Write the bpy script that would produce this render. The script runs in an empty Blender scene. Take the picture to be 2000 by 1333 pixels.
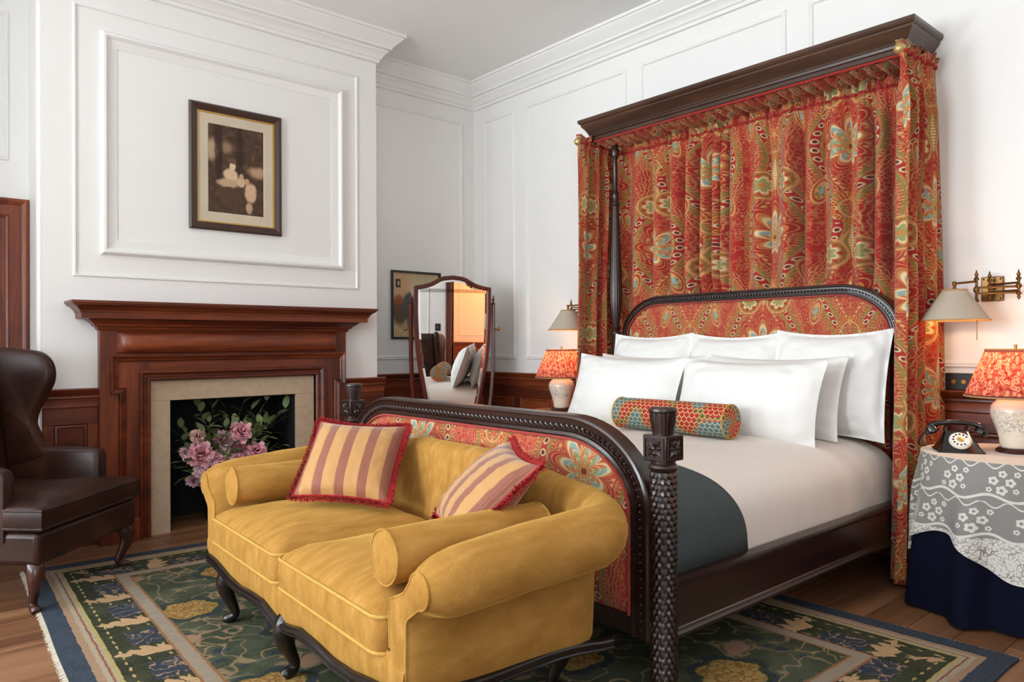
import bpy, math, random
import numpy as np
from mathutils import Matrix, Vector

random.seed(7)
rng = np.random.default_rng(7)
PI = math.pi
S = bpy.context.scene
COL = S.collection

# ------------------------------------------------------------------ camera
CAM_H = 1.15
YAW, PITCH, ROLL, FPX = 0.7158109, 0.0034635, -0.0047308, 1440.07
cd = bpy.data.cameras.new('camera')
cam = bpy.data.objects.new('camera', cd)
COL.objects.link(cam)
f_ = Vector((math.sin(YAW) * math.cos(PITCH), math.cos(YAW) * math.cos(PITCH), math.sin(PITCH)))
r0 = Vector((math.cos(YAW), -math.sin(YAW), 0))
u0 = r0.cross(f_)
r_ = r0 * math.cos(ROLL) + u0 * math.sin(ROLL)
u_ = -r0 * math.sin(ROLL) + u0 * math.cos(ROLL)
mw = Matrix((r_, u_, -f_)).transposed().to_4x4()
mw.translation = (0, 0, CAM_H)
cam.matrix_world = mw
cd.sensor_width = 36
cd.lens = FPX / 2000 * 36
cd.clip_start = 0.05
S.camera = cam

# ------------------------------------------------------------------ light
S.view_settings.view_transform = 'Standard'
S.view_settings.look = 'None'
S.view_settings.gamma = 1
S.view_settings.use_curve_mapping = False
S.view_settings.exposure = 0.54
S.cycles.max_bounces = 6
S.cycles.diffuse_bounces = 4
S.cycles.transparent_max_bounces = 12
S.cycles.sample_clamp_indirect = 8
S.cycles.use_adaptive_sampling = True
S.cycles.adaptive_threshold = 0.08

wd = bpy.data.worlds.new('World')
S.world = wd
wd.use_nodes = True
bgn = wd.node_tree.nodes['Background']
bgn.inputs[0].default_value = (0.75, 0.87, 1.0, 1)
bgn.inputs[1].default_value = 1.2


def area(name, loc, rot, sx, sy, power, color):
    l = bpy.data.lights.new(name, 'AREA')
    l.shape = 'RECTANGLE'
    l.size, l.size_y, l.energy, l.color = sx, sy, power, color
    o = bpy.data.objects.new(name, l)
    COL.objects.link(o)
    o.location = loc
    o.rotation_euler = rot
    return o


# daylight in the window openings of the wall left of the camera, and of the one behind it
DAY = (0.86, 0.94, 1.0)
UPT = math.radians(44)                     # upward tilt given to the window lights to brighten the ceiling
for i_, y_ in enumerate((2.0, 4.35)):
    area('window_daylight', (-3.86, y_, 1.8), (0, -PI / 2 - UPT, 0), 2.4, 1.2, (160, 150)[i_], DAY)
area('window_daylight', (-1.0, -1.68, 1.8), (PI / 2 + UPT, 0, 0), 1.5, 2.4, 44, DAY)

# ------------------------------------------------------------------ scene helpers
def link(o, parent=None):
    COL.objects.link(o)
    if parent is not None:
        o.parent = parent
    return o


def tag(o, label=None, cat=None, group=None, kind=None):
    if label: o['label'] = label
    if cat: o['category'] = cat
    if group: o['group'] = group
    if kind: o['kind'] = kind
    return o


def thing(name, label, cat, loc=(0, 0, 0), rz=0, group=None):
    o = bpy.data.objects.new(name, None)
    o.empty_display_size = 0.05
    o.location = loc
    o.rotation_euler = (0, 0, rz)
    COL.objects.link(o)
    return tag(o, label, cat, group)


def copy_tree(o, parent=None):
    c = o.copy()
    link(c, parent)
    for ch in list(o.children):
        copy_tree(ch, c)
    return c


class G:
    """collects vertices, faces and uv, then becomes one mesh object"""
    def __init__(s):
        s.v, s.f, s.uv, s.mi = [], [], [], []

    def add(s, verts, faces, uv=None, mi=0):
        n = len(s.v)
        s.v.extend([tuple(p) for p in verts])
        s.uv.extend(uv if uv is not None else [(0, 0)] * len(verts))
        s.f.extend([tuple(i + n for i in f) for f in faces])
        s.mi.extend([mi] * len(faces))
        return s

    def box(s, x0, x1, y0, y1, z0, z1, mi=0):
        v = [(x, y, z) for z in (z0, z1) for y in (y0, y1) for x in (x0, x1)]
        return s.add(v, [(0, 2, 3, 1), (4, 5, 7, 6), (0, 1, 5, 4), (2, 6, 7, 3), (0, 4, 6, 2), (1, 3, 7, 5)], mi=mi)

    def quadbox(s, c, ax, ay, az):
        """box from centre and three half axes"""
        c, ax, ay, az = map(Vector, (c, ax, ay, az))
        v = [c + ax * i + ay * j + az * k for k in (-1, 1) for j in (-1, 1) for i in (-1, 1)]
        return s.add(v, [(0, 2, 3, 1), (4, 5, 7, 6), (0, 1, 5, 4), (2, 6, 7, 3), (0, 4, 6, 2), (1, 3, 7, 5)])

    def lathe(s, prof, n=24, c=(0, 0, 0), ax='z', rfn=None, cap=True, uvs=None):
        m = len(prof)
        v, f, uv = [], [], []
        for i in range(n):
            t = 2 * PI * i / n
            for k, (r, z) in enumerate(prof):
                rr = r * (rfn(t, z) if rfn else 1)
                a, b = rr * math.cos(t), rr * math.sin(t)
                p = (a, b, z) if ax == 'z' else ((z, a, b) if ax == 'x' else (b, z, a))
                v.append((p[0] + c[0], p[1] + c[1], p[2] + c[2]))
                uv.append((i / n, k / max(1, m - 1)))
        for i in range(n):
            j = (i + 1) % n
            for k in range(m - 1):
                f.append((i * m + k, j * m + k, j * m + k + 1, i * m + k + 1))
        if cap:
            if prof[0][0] > 1e-5: f.append(tuple(i * m for i in reversed(range(n))))
            if prof[-1][0] > 1e-5: f.append(tuple(i * m + m - 1 for i in range(n)))
        return s.add(v, f, uv)

    def tube(s, pts, rad, n=8, caps=True, closed=False, flat=None):
        P = [Vector(p) for p in pts]
        R = rad if isinstance(rad, (list, tuple, np.ndarray)) else [rad] * len(P)
        m = len(P)
        v, f = [], []
        prev = None
        for i in range(m):
            if closed:
                t = (P[(i + 1) % m] - P[i - 1]).normalized()
            else:
                t = (P[min(i + 1, m - 1)] - P[max(i - 1, 0)]).normalized()
            if prev is None:
                a = Vector((0, 0, 1)) if abs(t.z) < 0.9 else Vector((1, 0, 0))
                nx = t.cross(a).normalized()
            else:
                nx = (prev - t * prev.dot(t)).normalized()
            prev = nx
            ny = t.cross(nx)
            for k in range(n):
                an = 2 * PI * k / n
                v.append(P[i] + nx * (math.cos(an) * R[i]) + ny * (math.sin(an) * R[i] * (flat or 1)))
        for i in range(m if closed else m - 1):
            j = (i + 1) % m
            for k in range(n):
                l = (k + 1) % n
                f.append((i * n + k, i * n + l, j * n + l, j * n + k))
        if caps and not closed:
            f.append(tuple(reversed(range(n))))
            f.append(tuple((m - 1) * n + k for k in range(n)))
        return s.add(v, f)

    def grid(s, fn, nu, nv, wu=False, wv=False, uvfn=None, flip=False):
        """fn(a, b) for a, b in 0..1"""
        v, uv, f = [], [], []
        cu = nu if wu else nu + 1
        cv = nv if wv else nv + 1
        for i in range(cu):
            for j in range(cv):
                a, b = i / nu, j / nv
                v.append(fn(a, b))
                uv.append(uvfn(a, b) if uvfn else (a, b))
        for i in range(nu):
            for j in range(nv):
                i2, j2 = (i + 1) % cu, (j + 1) % cv
                q = (i * cv + j, i2 * cv + j, i2 * cv + j2, i * cv + j2)
                f.append(q[::-1] if flip else q)
        return s.add(v, f, uv)

    def molding(s, path, prof, mp, closed=False, side=1, caps=True):
        """sweep prof [(offset, height)] along a 2-D path with mitred corners; mp maps (a, b, height) to 3-D"""
        n = len(path)
        V = [Vector(p) for p in path]
        offs = []
        for i in range(n):
            d1 = (V[i] - V[i - 1]) if (closed or i > 0) else None
            d2 = (V[(i + 1) % n] - V[i]) if (closed or i < n - 1) else None
            if d1 is None: d1 = d2
            if d2 is None: d2 = d1
            d1, d2 = d1.normalized(), d2.normalized()
            n1, n2 = Vector((d1.y, -d1.x)) * side, Vector((d2.y, -d2.x)) * side
            o = n1 + n2
            offs.append(o / max(1e-6, (1 + n1.dot(n2))))
        m = len(prof)
        v = [mp(V[i].x + offs[i].x * o, V[i].y + offs[i].y * o, h) for i in range(n) for o, h in prof]
        f = []
        for i in range(n if closed else n - 1):
            j = (i + 1) % n
            for k in range(m - 1):
                q = (i * m + k, j * m + k, j * m + k + 1, i * m + k + 1)
                f.append(q)
        if caps and not closed:
            f.append(tuple(range(m)))
            f.append(tuple((n - 1) * m + k for k in reversed(range(m))))
        return s.add(v, f)

    def xf(s, M, start=0):
        s.v[start:] = [tuple(M @ Vector(p)) for p in s.v[start:]]
        return s

    def build(s, name, mat, parent=None, smooth=40, bev=0, seg=2, world=False, label=None, kind=None,
              cat=None, group=None, sub=0, loc=None, recalc=True, rz=None):
        me = bpy.data.meshes.new(name)
        vv = np.array(s.v, dtype=float).reshape(-1, 3)
        if world and parent is not None:
            w = Vector((0, 0, 0))
            q = parent
            while q is not None:
                w += Vector(q.location)
                q = q.parent
            vv = vv - np.array(w)
        me.from_pydata([tuple(p) for p in vv], [], s.f)
        ul = me.uv_layers.new(name='UVMap')
        li = np.zeros(len(me.loops), dtype=np.int32)
        me.loops.foreach_get('vertex_index', li)
        ul.data.foreach_set('uv', np.array(s.uv, dtype=np.float32)[li].ravel())
        mats = mat if isinstance(mat, (list, tuple)) else [mat]
        for m in mats: me.materials.append(m)
        if len(mats) > 1:
            me.polygons.foreach_set('material_index', s.mi)
        if recalc:
            import bmesh
            bm = bmesh.new()
            bm.from_mesh(me)
            bmesh.ops.recalc_face_normals(bm, faces=bm.faces)
            bm.to_mesh(me)
            bm.free()
        if smooth:
            me.shade_smooth()
            me.set_sharp_from_angle(angle=math.radians(smooth))
        me.update()
        o = bpy.data.objects.new(name, me)
        link(o, parent)
        if loc is not None: o.location = loc
        if rz is not None: o.rotation_euler = (0, 0, rz)
        if bev:
            b = o.modifiers.new('bevel', 'BEVEL')
            b.width, b.segments, b.limit_method, b.angle_limit = bev, seg, 'ANGLE', math.radians(35)
            b.harden_normals = False
        if sub:
            b = o.modifiers.new('subd', 'SUBSURF')
            b.levels = b.render_levels = sub
        return tag(o, label, cat, group, kind)


def lerp(a, b, t): return a + (b - a) * t
def sm(t):
    t = max(0.0, min(1.0, t))
    return t * t * (3 - 2 * t)
def interp(x, xs, ys):
    return float(np.interp(x, xs, ys))
def spline(pts, n):
    """Catmull-Rom through points"""
    P = [Vector(p) for p in pts]
    P = [P[0] * 2 - P[1]] + P + [P[-1] * 2 - P[-2]]
    out = []
    segs = len(P) - 3
    for i in range(n + 1):
        t = i / n * segs
        k = min(int(t), segs - 1)
        t -= k
        a, b, c, d = P[k:k + 4]
        out.append(0.5 * ((2 * b) + (c - a) * t + (2 * a - 5 * b + 4 * c - d) * t * t + (3 * b - a - 3 * c + d) * t ** 3))
    return out
# smooth pseudo noise
_K = rng.uniform(-1, 1, (24, 3))
_PH = rng.uniform(0, 6.28, 24)
def noise3(x, y, z, f=1.0, o=0, n=8):
    s = 0
    for i in range(n):
        k = _K[(i + o) % 24]
        s += math.sin((k[0] * x + k[1] * y + k[2] * z) * f * (4 + 1.3 * i) + _PH[(i + o) % 24])
    return s / n

# ------------------------------------------------------------------ node expressions
def lin(c):
    """sRGB 0-255 triple to linear rgba"""
    return tuple((x / 255 / 12.92 if x / 255 <= 0.04045 else ((x / 255 + 0.055) / 1.055) ** 2.4) for x in c) + (1,)


class Ex:
    """a shader node socket (or number) with arithmetic"""
    nt = None
    def __init__(s, v): s.s = v
    @staticmethod
    def m(op, *a, clamp=False):
        n = Ex.nt.nodes.new('ShaderNodeMath')
        n.operation = op
        n.use_clamp = clamp
        for i, x in enumerate(a):
            x = x.s if isinstance(x, Ex) else x
            if isinstance(x, (int, float)): n.inputs[i].default_value = x
            else: Ex.nt.links.new(x, n.inputs[i])
        return Ex(n.outputs[0])
    def __add__(s, o): return Ex.m('ADD', s, o)
    __radd__ = __add__
    def __sub__(s, o): return Ex.m('SUBTRACT', s, o)
    def __rsub__(s, o): return Ex.m('SUBTRACT', o, s)
    def __mul__(s, o): return Ex.m('MULTIPLY', s, o)
    __rmul__ = __mul__
    def __truediv__(s, o): return Ex.m('DIVIDE', s, o)
    def __rtruediv__(s, o): return Ex.m('DIVIDE', o, s)
    def __neg__(s): return Ex.m('MULTIPLY', s, -1)
    def __pow__(s, o): return Ex.m('POWER', s, o)


def eabs(a): return Ex.m('ABSOLUTE', a)
def efrac(a): return Ex.m('FRACT', a)
def efloor(a): return Ex.m('FLOOR', a)
def esin(a): return Ex.m('SINE', a)
def ecos(a): return Ex.m('COSINE', a)
def emin(a, b): return Ex.m('MINIMUM', a, b)
def emax(a, b): return Ex.m('MAXIMUM', a, b)
def emod(a, b): return Ex.m('MODULO', a, b)
def elt(a, b): return Ex.m('LESS_THAN', a, b)
def egt(a, b): return Ex.m('GREATER_THAN', a, b)
def esqrt(a): return Ex.m('SQRT', a)
def eatan2(a, b): return Ex.m('ARCTAN2', a, b)
def ehyp(a, b): return esqrt(a * a + b * b)
def estep(lo, hi, x):
    n = Ex.nt.nodes.new('ShaderNodeMapRange')
    n.interpolation_type = 'SMOOTHSTEP'
    Ex.nt.links.new(x.s, n.inputs[0])
    n.inputs[1].default_value, n.inputs[2].default_value = lo, hi
    return Ex(n.outputs[0])
def esoft(x, edge, w=0.002):
    """1 where x < edge, soft"""
    return 1 - estep(edge - w, edge + w, x)


class Mt:
    """a node material under construction"""
    def __init__(s, name, rough=0.5, spec=0.5):
        s.mat = bpy.data.materials.new(name)
        s.mat.use_nodes = True
        s.nt = s.mat.node_tree
        s.b = s.nt.nodes['Principled BSDF']
        s.b.inputs['Roughness'].default_value = rough
        s.b.inputs['Specular IOR Level'].default_value = spec
        Ex.nt = s.nt
    def set(s, k, v): s.b.inputs[k].default_value = v; return s
    def coord(s, kind='Object'):
        t = s.nt.nodes.new('ShaderNodeTexCoord')
        return t.outputs[kind]
    def vec(s, x, y, z=0):
        n = s.nt.nodes.new('ShaderNodeCombineXYZ')
        for i, a in enumerate((x, y, z)):
            if isinstance(a, Ex): s.nt.links.new(a.s, n.inputs[i])
            else: n.inputs[i].default_value = a
        return n.outputs[0]
    def sep(s, v):
        n = s.nt.nodes.new('ShaderNodeSeparateXYZ')
        s.nt.links.new(v, n.inputs[0])
        return [Ex(o) for o in n.outputs]
    def map(s, v, scale=(1, 1, 1), loc=(0, 0, 0)):
        n = s.nt.nodes.new('ShaderNodeMapping')
        s.nt.links.new(v, n.inputs[0])
        n.inputs['Scale'].default_value = scale
        n.inputs['Location'].default_value = loc
        return n.outputs[0]
    def rand(s):
        n = s.nt.nodes.new('ShaderNodeObjectInfo')
        return Ex(n.outputs['Random'])
    def noise(s, v, scale, detail=3, rough=0.55, dist=0):
        n = s.nt.nodes.new('ShaderNodeTexNoise')
        s.nt.links.new(v, n.inputs['Vector'])
        n.inputs['Scale'].default_value = scale
        n.inputs['Detail'].default_value = detail
        n.inputs['Roughness'].default_value = rough
        n.inputs['Distortion'].default_value = dist
        return Ex(n.outputs[0])
    def voronoi(s, v, scale, feature='F1', rnd=1.0):
        n = s.nt.nodes.new('ShaderNodeTexVoronoi')
        n.feature = feature
        s.nt.links.new(v, n.inputs['Vector'])
        n.inputs['Scale'].default_value = scale
        n.inputs['Randomness'].default_value = rnd
        return Ex(n.outputs['Distance'])
    def ramp(s, x, stops):
        n = s.nt.nodes.new('ShaderNodeValToRGB')
        s.nt.links.new(x.s, n.inputs[0])
        e = n.color_ramp.elements
        e[0].position, e[1].position = stops[0][0], stops[-1][0]
        for p, _c in stops[1:-1]: e.new(p)
        for i, (p, c) in enumerate(stops):
            e[i].color = lin(c)
        return n.outputs[0]
    def mix(s, fac, a, b, mode='MIX'):
        n = s.nt.nodes.new('ShaderNodeMix')
        n.data_type = 'RGBA'
        n.blend_type = mode
        if isinstance(fac, Ex): s.nt.links.new(fac.s, n.inputs[0])
        else: n.inputs[0].default_value = fac
        for i, c in ((6, a), (7, b)):
            if isinstance(c, tuple): n.inputs[i].default_value = c if len(c) == 4 else lin(c)
            else: s.nt.links.new(c, n.inputs[i])
        return n.outputs[2]
    def color(s, c):
        if isinstance(c, tuple): s.b.inputs['Base Color'].default_value = c if len(c) == 4 else lin(c)
        else: s.nt.links.new(c, s.b.inputs['Base Color'])
        return s
    def rough(s, e): s.nt.links.new(e.s, s.b.inputs['Roughness']); return s
    def bump(s, h, strength=0.3, dist=0.01):
        n = s.nt.nodes.new('ShaderNodeBump')
        n.inputs['Strength'].default_value = strength
        n.inputs['Distance'].default_value = dist
        s.nt.links.new(h.s, n.inputs['Height'])
        s.nt.links.new(n.outputs[0], s.b.inputs['Normal'])
        return s

# ------------------------------------------------------------------ materials
M = {}


def plain(name, c, rough=0.5, metal=0, spec=0.5, coat=0, bumpscale=0, bumpstr=0.1, var=0.06):
    m = Mt(name, rough, spec)
    m.set('Metallic', metal).set('Coat Weight', coat)
    v = m.coord()
    n = m.noise(v, 6, 3)
    k = 1 - var
    m.color(m.mix(n, tuple(int(x * k) for x in c), tuple(min(255, int(x * (1 + var))) for x in c)))
    if bumpscale: m.bump(m.noise(v, bumpscale, 2), bumpstr, 0.004)
    M[name] = m.mat
    return m


def wood(name, dark, mid, light, axis=0, rough=0.4, coat=0.15, sc=1.0, spec=0.5):
    m = Mt(name, rough, spec)
    m.set('Coat Weight', coat).set('Coat Roughness', 0.25)
    x, y, z = m.sep(m.coord())
    o = m.rand() * 9.0
    k = [26.0 * sc] * 3
    k[axis] = 2.2 * sc
    v = m.vec(x * k[0] + o, y * k[1] + o * 1.7, z * k[2])
    big = m.noise(v, 0.22, 3, 0.6, 1.2)
    fine = m.noise(v, 2.6, 4, 0.6, 0.2)
    t = big * 0.75 + fine * 0.25
    m.color(m.ramp(t, [(0.34, dark), (0.5, mid), (0.66, light)]))
    m.bump(fine, 0.08, 0.002)
    M[name] = m.mat
    return m


plain('white_paint', (240, 238, 234), 0.45, var=0.008)
plain('ceiling_paint', (245, 244, 242), 0.7, var=0.01)
for i, a in enumerate('xyz'):
    wood('mahogany_' + a, (66, 24, 11), (106, 44, 19), (142, 68, 32), i, 0.4, 0.1)
    wood('dark_wood_' + a, (30, 17, 14), (44, 25, 20), (60, 34, 26), i, 0.3, 0.35)
    wood('oak_' + a, (96, 62, 40), (132, 90, 60), (160, 116, 82), i, 0.45, 0.1, 0.8)
wood('mirror_wood', (60, 19, 13), (80, 27, 18), (100, 38, 24), 2, 0.32, 0.1)
wood('black_wood', (16, 11, 10), (24, 17, 15), (34, 24, 20), 1, 0.3, 0.3)
wood('canopy_wood', (42, 25, 16), (66, 41, 27), (92, 60, 40), 1, 0.32, 0.2)
wood('chair_leg_wood', (44, 18, 12), (60, 26, 18), (76, 36, 24), 2, 0.3, 0.3)
wood('table_wood', (150, 100, 60), (176, 124, 78), (200, 148, 96), 0, 0.4, 0.1)
plain('linen', (240, 238, 234), 0.75, bumpscale=38, bumpstr=0.1, var=0.01)
plain('duvet_white', (247, 238, 228), 0.75, bumpscale=14, bumpstr=0.12, var=0.01)
plain('throw_wool', (82, 90, 90), 0.95, spec=0.15, bumpscale=300, bumpstr=0.3)
plain('firebox_black', (12, 11, 12), 0.8)
plain('brass', (170, 122, 62), 0.3, 1.0)
plain('gilt', (214, 176, 96), 0.32, 1.0)
plain('old_gold', (206, 176, 116), 0.4, 0.75)
plain('antique_bronze', (120, 88, 50), 0.35, 0.9)
plain('plate_black', (34, 30, 27), 0.4)
plain('bakelite', (9, 9, 10), 0.12, spec=0.6, coat=0.5)
plain('dial_white', (226, 218, 205), 0.4)
plain('navy_cloth', (13, 15, 36), 0.9, spec=0.15, bumpscale=120, bumpstr=0.1)
plain('mat_board', (206, 190, 166), 0.8)
plain('frame_brown', (62, 36, 26), 0.35, coat=0.2)
plain('frame_black', (26, 22, 20), 0.4)
plain('stem_green', (74, 84, 50), 0.6)
plain('twig_brown', (70, 58, 44), 0.7)
plain('rug_fringe', (212, 200, 182), 0.9)
plain('red_fringe', (150, 24, 26), 0.85, var=0.3)
plain('vase_dark', (30, 26, 26), 0.4)
plain('petticoat_white', (240, 240, 238), 0.5)
plain('gold_cord', (206, 160, 72), 0.6, bumpscale=260, bumpstr=0.6)

# leather
m = Mt('leather', 0.36, 0.35)
v = m.coord()
n = m.noise(v, 5, 4)
m.color(m.ramp(n, [(0.3, (38, 20, 15)), (0.55, (54, 29, 21)), (0.78, (80, 48, 35))]))
m.bump(m.voronoi(v, 190), 0.12, 0.002)
m.rough(0.28 + m.noise(v, 11, 3) * 0.22)
M['leather'] = m.mat

# velvet
def velvet(name, a, b, c, sheen=0.7):
    m = Mt(name, 0.85, 0.1)
    v = m.coord()
    n = m.noise(m.map(v, (4, 16, 8)), 1.6, 5, 0.6, 0.2)
    f = m.noise(v, 260, 2)
    m.color(m.ramp(n * 0.75 + f * 0.25, [(0.3, a), (0.52, b), (0.74, c)]))
    m.set('Sheen Weight', sheen).set('Sheen Roughness', 0.35)
    m.b.inputs['Sheen Tint'].default_value = lin((250, 205, 110))
    m.bump(f, 0.25, 0.003)
    M[name] = m.mat
velvet('velvet', (156, 110, 50), (178, 131, 64), (200, 154, 88), 0.5)
velvet('velvet_piping', (160, 112, 46), (186, 138, 66), (208, 164, 94), 0.35)

# stone
m = Mt('limestone', 0.75, 0.3)
v = m.coord()
n = m.noise(v, 22, 5, 0.7)
p = m.noise(v, 160, 2)
m.color(m.ramp(n * 0.6 + p * 0.4, [(0.3, (176, 148, 120)), (0.5, (194, 168, 140)), (0.7, (204, 180, 154))]))
M['limestone'] = m.mat

# mirror
m = Mt('mirror_glass', 0.0)
m.set('Metallic', 1.0).color((0.9, 0.9, 0.9, 1))
M['mirror_glass'] = m.mat

# picture glass is left plain; petals and leaves
def petal(name, a, b):
    m = Mt(name, 0.6, 0.3)
    u, vv, _ = m.sep(m.coord('UV'))
    k = m.noise(m.coord(), 30, 2)
    m.color(m.mix(emin(emax(vv * 0.8 + k * 0.5 - 0.2, 0.0), 1.0), a, b))
    M[name] = m.mat
petal('peony_pink', (222, 118, 140), (250, 198, 204))
petal('peony_pale', (226, 160, 172), (246, 214, 214))
petal('peony_rose', (192, 80, 108), (230, 146, 166))
petal('peony_blush', (226, 168, 150), (244, 206, 190))
petal('peony_mauve', (206, 138, 158), (240, 196, 208))
m = Mt('leaf_green', 0.5, 0.4)
u, vv, _ = m.sep(m.coord('UV'))
r = m.rand()
base = m.ramp(r, [(0.0, (88, 106, 60)), (0.5, (126, 142, 88)), (1.0, (168, 180, 128))])
vein = esoft(eabs(u - 0.5), 0.035, 0.02)
m.color(m.mix(vein * 0.5, base, (170, 176, 130)))
M['leaf_green'] = m.mat

# ---- paisley / damask fabric; uv in metres
def paisley(name, red=(170, 34, 32), ks=1.0, P=0.46, Q=0.74, sheen=0.2):
    m = Mt(name, 0.8, 0.2)
    U, V, _ = m.sep(m.coord('UV'))
    U, V = U * ks, V * ks
    w = m.noise(m.vec(U, V), 9, 2)
    col = efloor(U / P)
    a = (efrac(U / P) - 0.5) * P
    ax = eabs(a)
    par = eabs(emod(col, 2.0))
    b = (efrac(V / Q + par * 0.5) - 0.5) * Q
    TAN, GOLD, CREAM = (206, 150, 92), (196, 132, 62), (222, 206, 160)
    GREEN, TEAL, MAR, OLIVE = (150, 152, 98), (132, 170, 168), (96, 22, 36), (138, 120, 62)
    c = m.mix(0.0, red, red)
    # fine vermicelli filling in
    vl = m.voronoi(m.vec(ax, b), 62, 'DISTANCE_TO_EDGE')
    patch = estep(0.36, 0.5, m.noise(m.vec(ax, b), 12, 2))
    c = m.mix(esoft(vl, 0.09, 0.05) * patch * 0.6, c, (196, 136, 84))
    vb = m.voronoi(m.vec(ax + 3.0, b), 30)
    c = m.mix(esoft(eabs(vb - 0.34), 0.05, 0.03) * (1 - patch) * 0.8, c, (190, 112, 66))
    c = m.mix(esoft(vb, 0.13, 0.03) * 0.8, c, (206, 170, 112))
    # ogee bands with a chain of dots
    cc = 0.118 + 0.072 * ecos(b * (2 * PI / Q))
    d = eabs(ax - cc)
    scal = eabs(esin(b * (PI / 0.026))) * 0.009
    cont = esoft(eabs(esin(d * 230.0 + 0.5 * esin(b * 160.0))), 0.42, 0.15)
    c = m.mix(cont * esoft(d, 0.082, 0.01) * 0.8, c, m.mix(elt(ax, cc), (198, 150, 96), (170, 146, 92)))
    c = m.mix(esoft(d, 0.042, 0.003) * 1.0, c, m.mix(esoft(eabs(esin(b * (PI / 0.013))), 0.5, 0.2), (176, 72, 44), TAN))
    c = m.mix(esoft(d - scal, 0.028, 0.002), c, OLIVE)
    c = m.mix(esoft(d, 0.022, 0.002), c, m.mix(esoft(vl, 0.10, 0.06), GREEN, (196, 100, 52)))
    c = m.mix(esoft(d, 0.015, 0.002), c, red)
    dd = ehyp(d, (efrac(b / 0.04) - 0.5) * 0.04)
    c = m.mix(esoft(dd, 0.0125, 0.002), c, CREAM)
    c = m.mix(esoft(dd, 0.008, 0.002), c, MAR)
    # second finer chain on the inside
    d2 = eabs(ax - (cc - 0.072))
    d2d = ehyp(d2, (efrac(b / 0.02) - 0.5) * 0.02)
    c = m.mix(esoft(d2d, 0.006, 0.002), c, (218, 160, 96))
    # arches
    ra = ehyp(ax, (b + 0.30) * 1.0)
    c = m.mix(esoft(eabs(ra - 0.062), 0.008, 0.002), c, m.mix(esoft(eabs(esin(eatan2(b + 0.30, ax) * 16.0)), 0.5, 0.2), GOLD, red))
    c = m.mix(esoft(eabs(ra - 0.042), 0.004, 0.002), c, TAN)
    # fan flower with teal petals at the cell centre
    th = eatan2(a, b + 0.02)
    r = ehyp(a, b + 0.02)
    pet = eabs(ecos(th * 4.5))
    R1 = 0.055 + pet * 0.075 * (0.65 + 0.35 * ecos(th))
    q = r / R1
    qc = esoft(eabs(esin(q * 16.0)), 0.4, 0.15)
    c = m.mix(esoft(q, 1.55, 0.05), c, m.mix(qc, red, (200, 138, 78)))
    c = m.mix(esoft(q, 1.12, 0.05), c, (196, 128, 70))
    c = m.mix(esoft(q, 1.0, 0.05), c, CREAM)
    inner = m.mix(egt(eabs(esin(th * 4.5 + 0.5)), 0.72), m.mix(estep(0.35, 0.9, q), GREEN, TEAL), (198, 112, 62))
    c = m.mix(esoft(q, 0.88, 0.05), c, inner)
    c = m.mix(esoft(eabs(efrac(q * 4.0) - 0.5), 0.1, 0.08) * esoft(q, 0.9, 0.05) * 0.7, c, CREAM)
    c = m.mix(esoft(r, 0.02, 0.002), c, GOLD)
    c = m.mix(esoft(r, 0.011, 0.002), c, MAR)
    # rosettes in rings
    rx, ry = ax - 0.083, b - 0.235
    rr = ehyp(rx, ry)
    tt = eatan2(ry, rx)
    c = m.mix(esoft(rr, 0.07, 0.002), c, (168, 62, 42))
    c = m.mix(esoft(eabs(rr - 0.064), 0.0055, 0.0015), c, TAN)
    c = m.mix(esoft(eabs(rr - 0.055 - 0.004 * ecos(tt * 14.0)), 0.0035, 0.0015), c, OLIVE)
    pr = 0.03 + 0.017 * eabs(ecos(tt * 3.5))
    c = m.mix(esoft(rr / pr, 1.08, 0.06), c, (206, 138, 78))
    c = m.mix(esoft(rr / pr, 0.93, 0.06), c, CREAM)
    c = m.mix(esoft(rr / pr, 0.74, 0.06), c, GREEN)
    c = m.mix(esoft(rr, 0.011, 0.002), c, GOLD)
    # tall pointed medallion
    my = b - 0.29
    mw_ = 0.03 * (1 - eabs(my) / 0.085)
    md = ax / emax(mw_, 0.0006)
    c = m.mix(esoft(md, 1.5, 0.1), c, TAN)
    c = m.mix(esoft(md, 1.1, 0.1), c, OLIVE)
    c = m.mix(esoft(md, 0.7, 0.1), c, m.mix(esoft(eabs(esin(b * 260.0)), 0.5, 0.2), CREAM, (190, 96, 50)))
    # paisley drops
    px, py = ax - 0.17, b + 0.2 + (ax - 0.17) * 0.9
    pd = ehyp(px * 1.5, py * (0.8 + 2.0 * emax(py, 0.0)))
    c = m.mix(esoft(pd, 0.05, 0.003), c, TAN)
    c = m.mix(esoft(pd, 0.041, 0.003), c, red)
    c = m.mix(esoft(pd, 0.034, 0.003), c, m.mix(esoft(vl, 0.1, 0.05), OLIVE, (210, 160, 100)))
    c = m.mix(esoft(pd, 0.014, 0.003), c, TEAL)
    wv = esin(U * 2600.0) * esin(V * 2600.0)
    c = m.mix(0.12, c, m.mix(w, (120, 50, 30), (190, 120, 80)))
    m.color(c)
    m.set('Sheen Weight', sheen)
    m.bump(m.noise(m.vec(U * 2.0, V), 420, 1), 0.12, 0.002)
    M[name] = m.mat
paisley('paisley_curtain', (166, 30, 34), 0.82)
paisley('paisley_panel', (174, 52, 50), 0.9)

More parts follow.
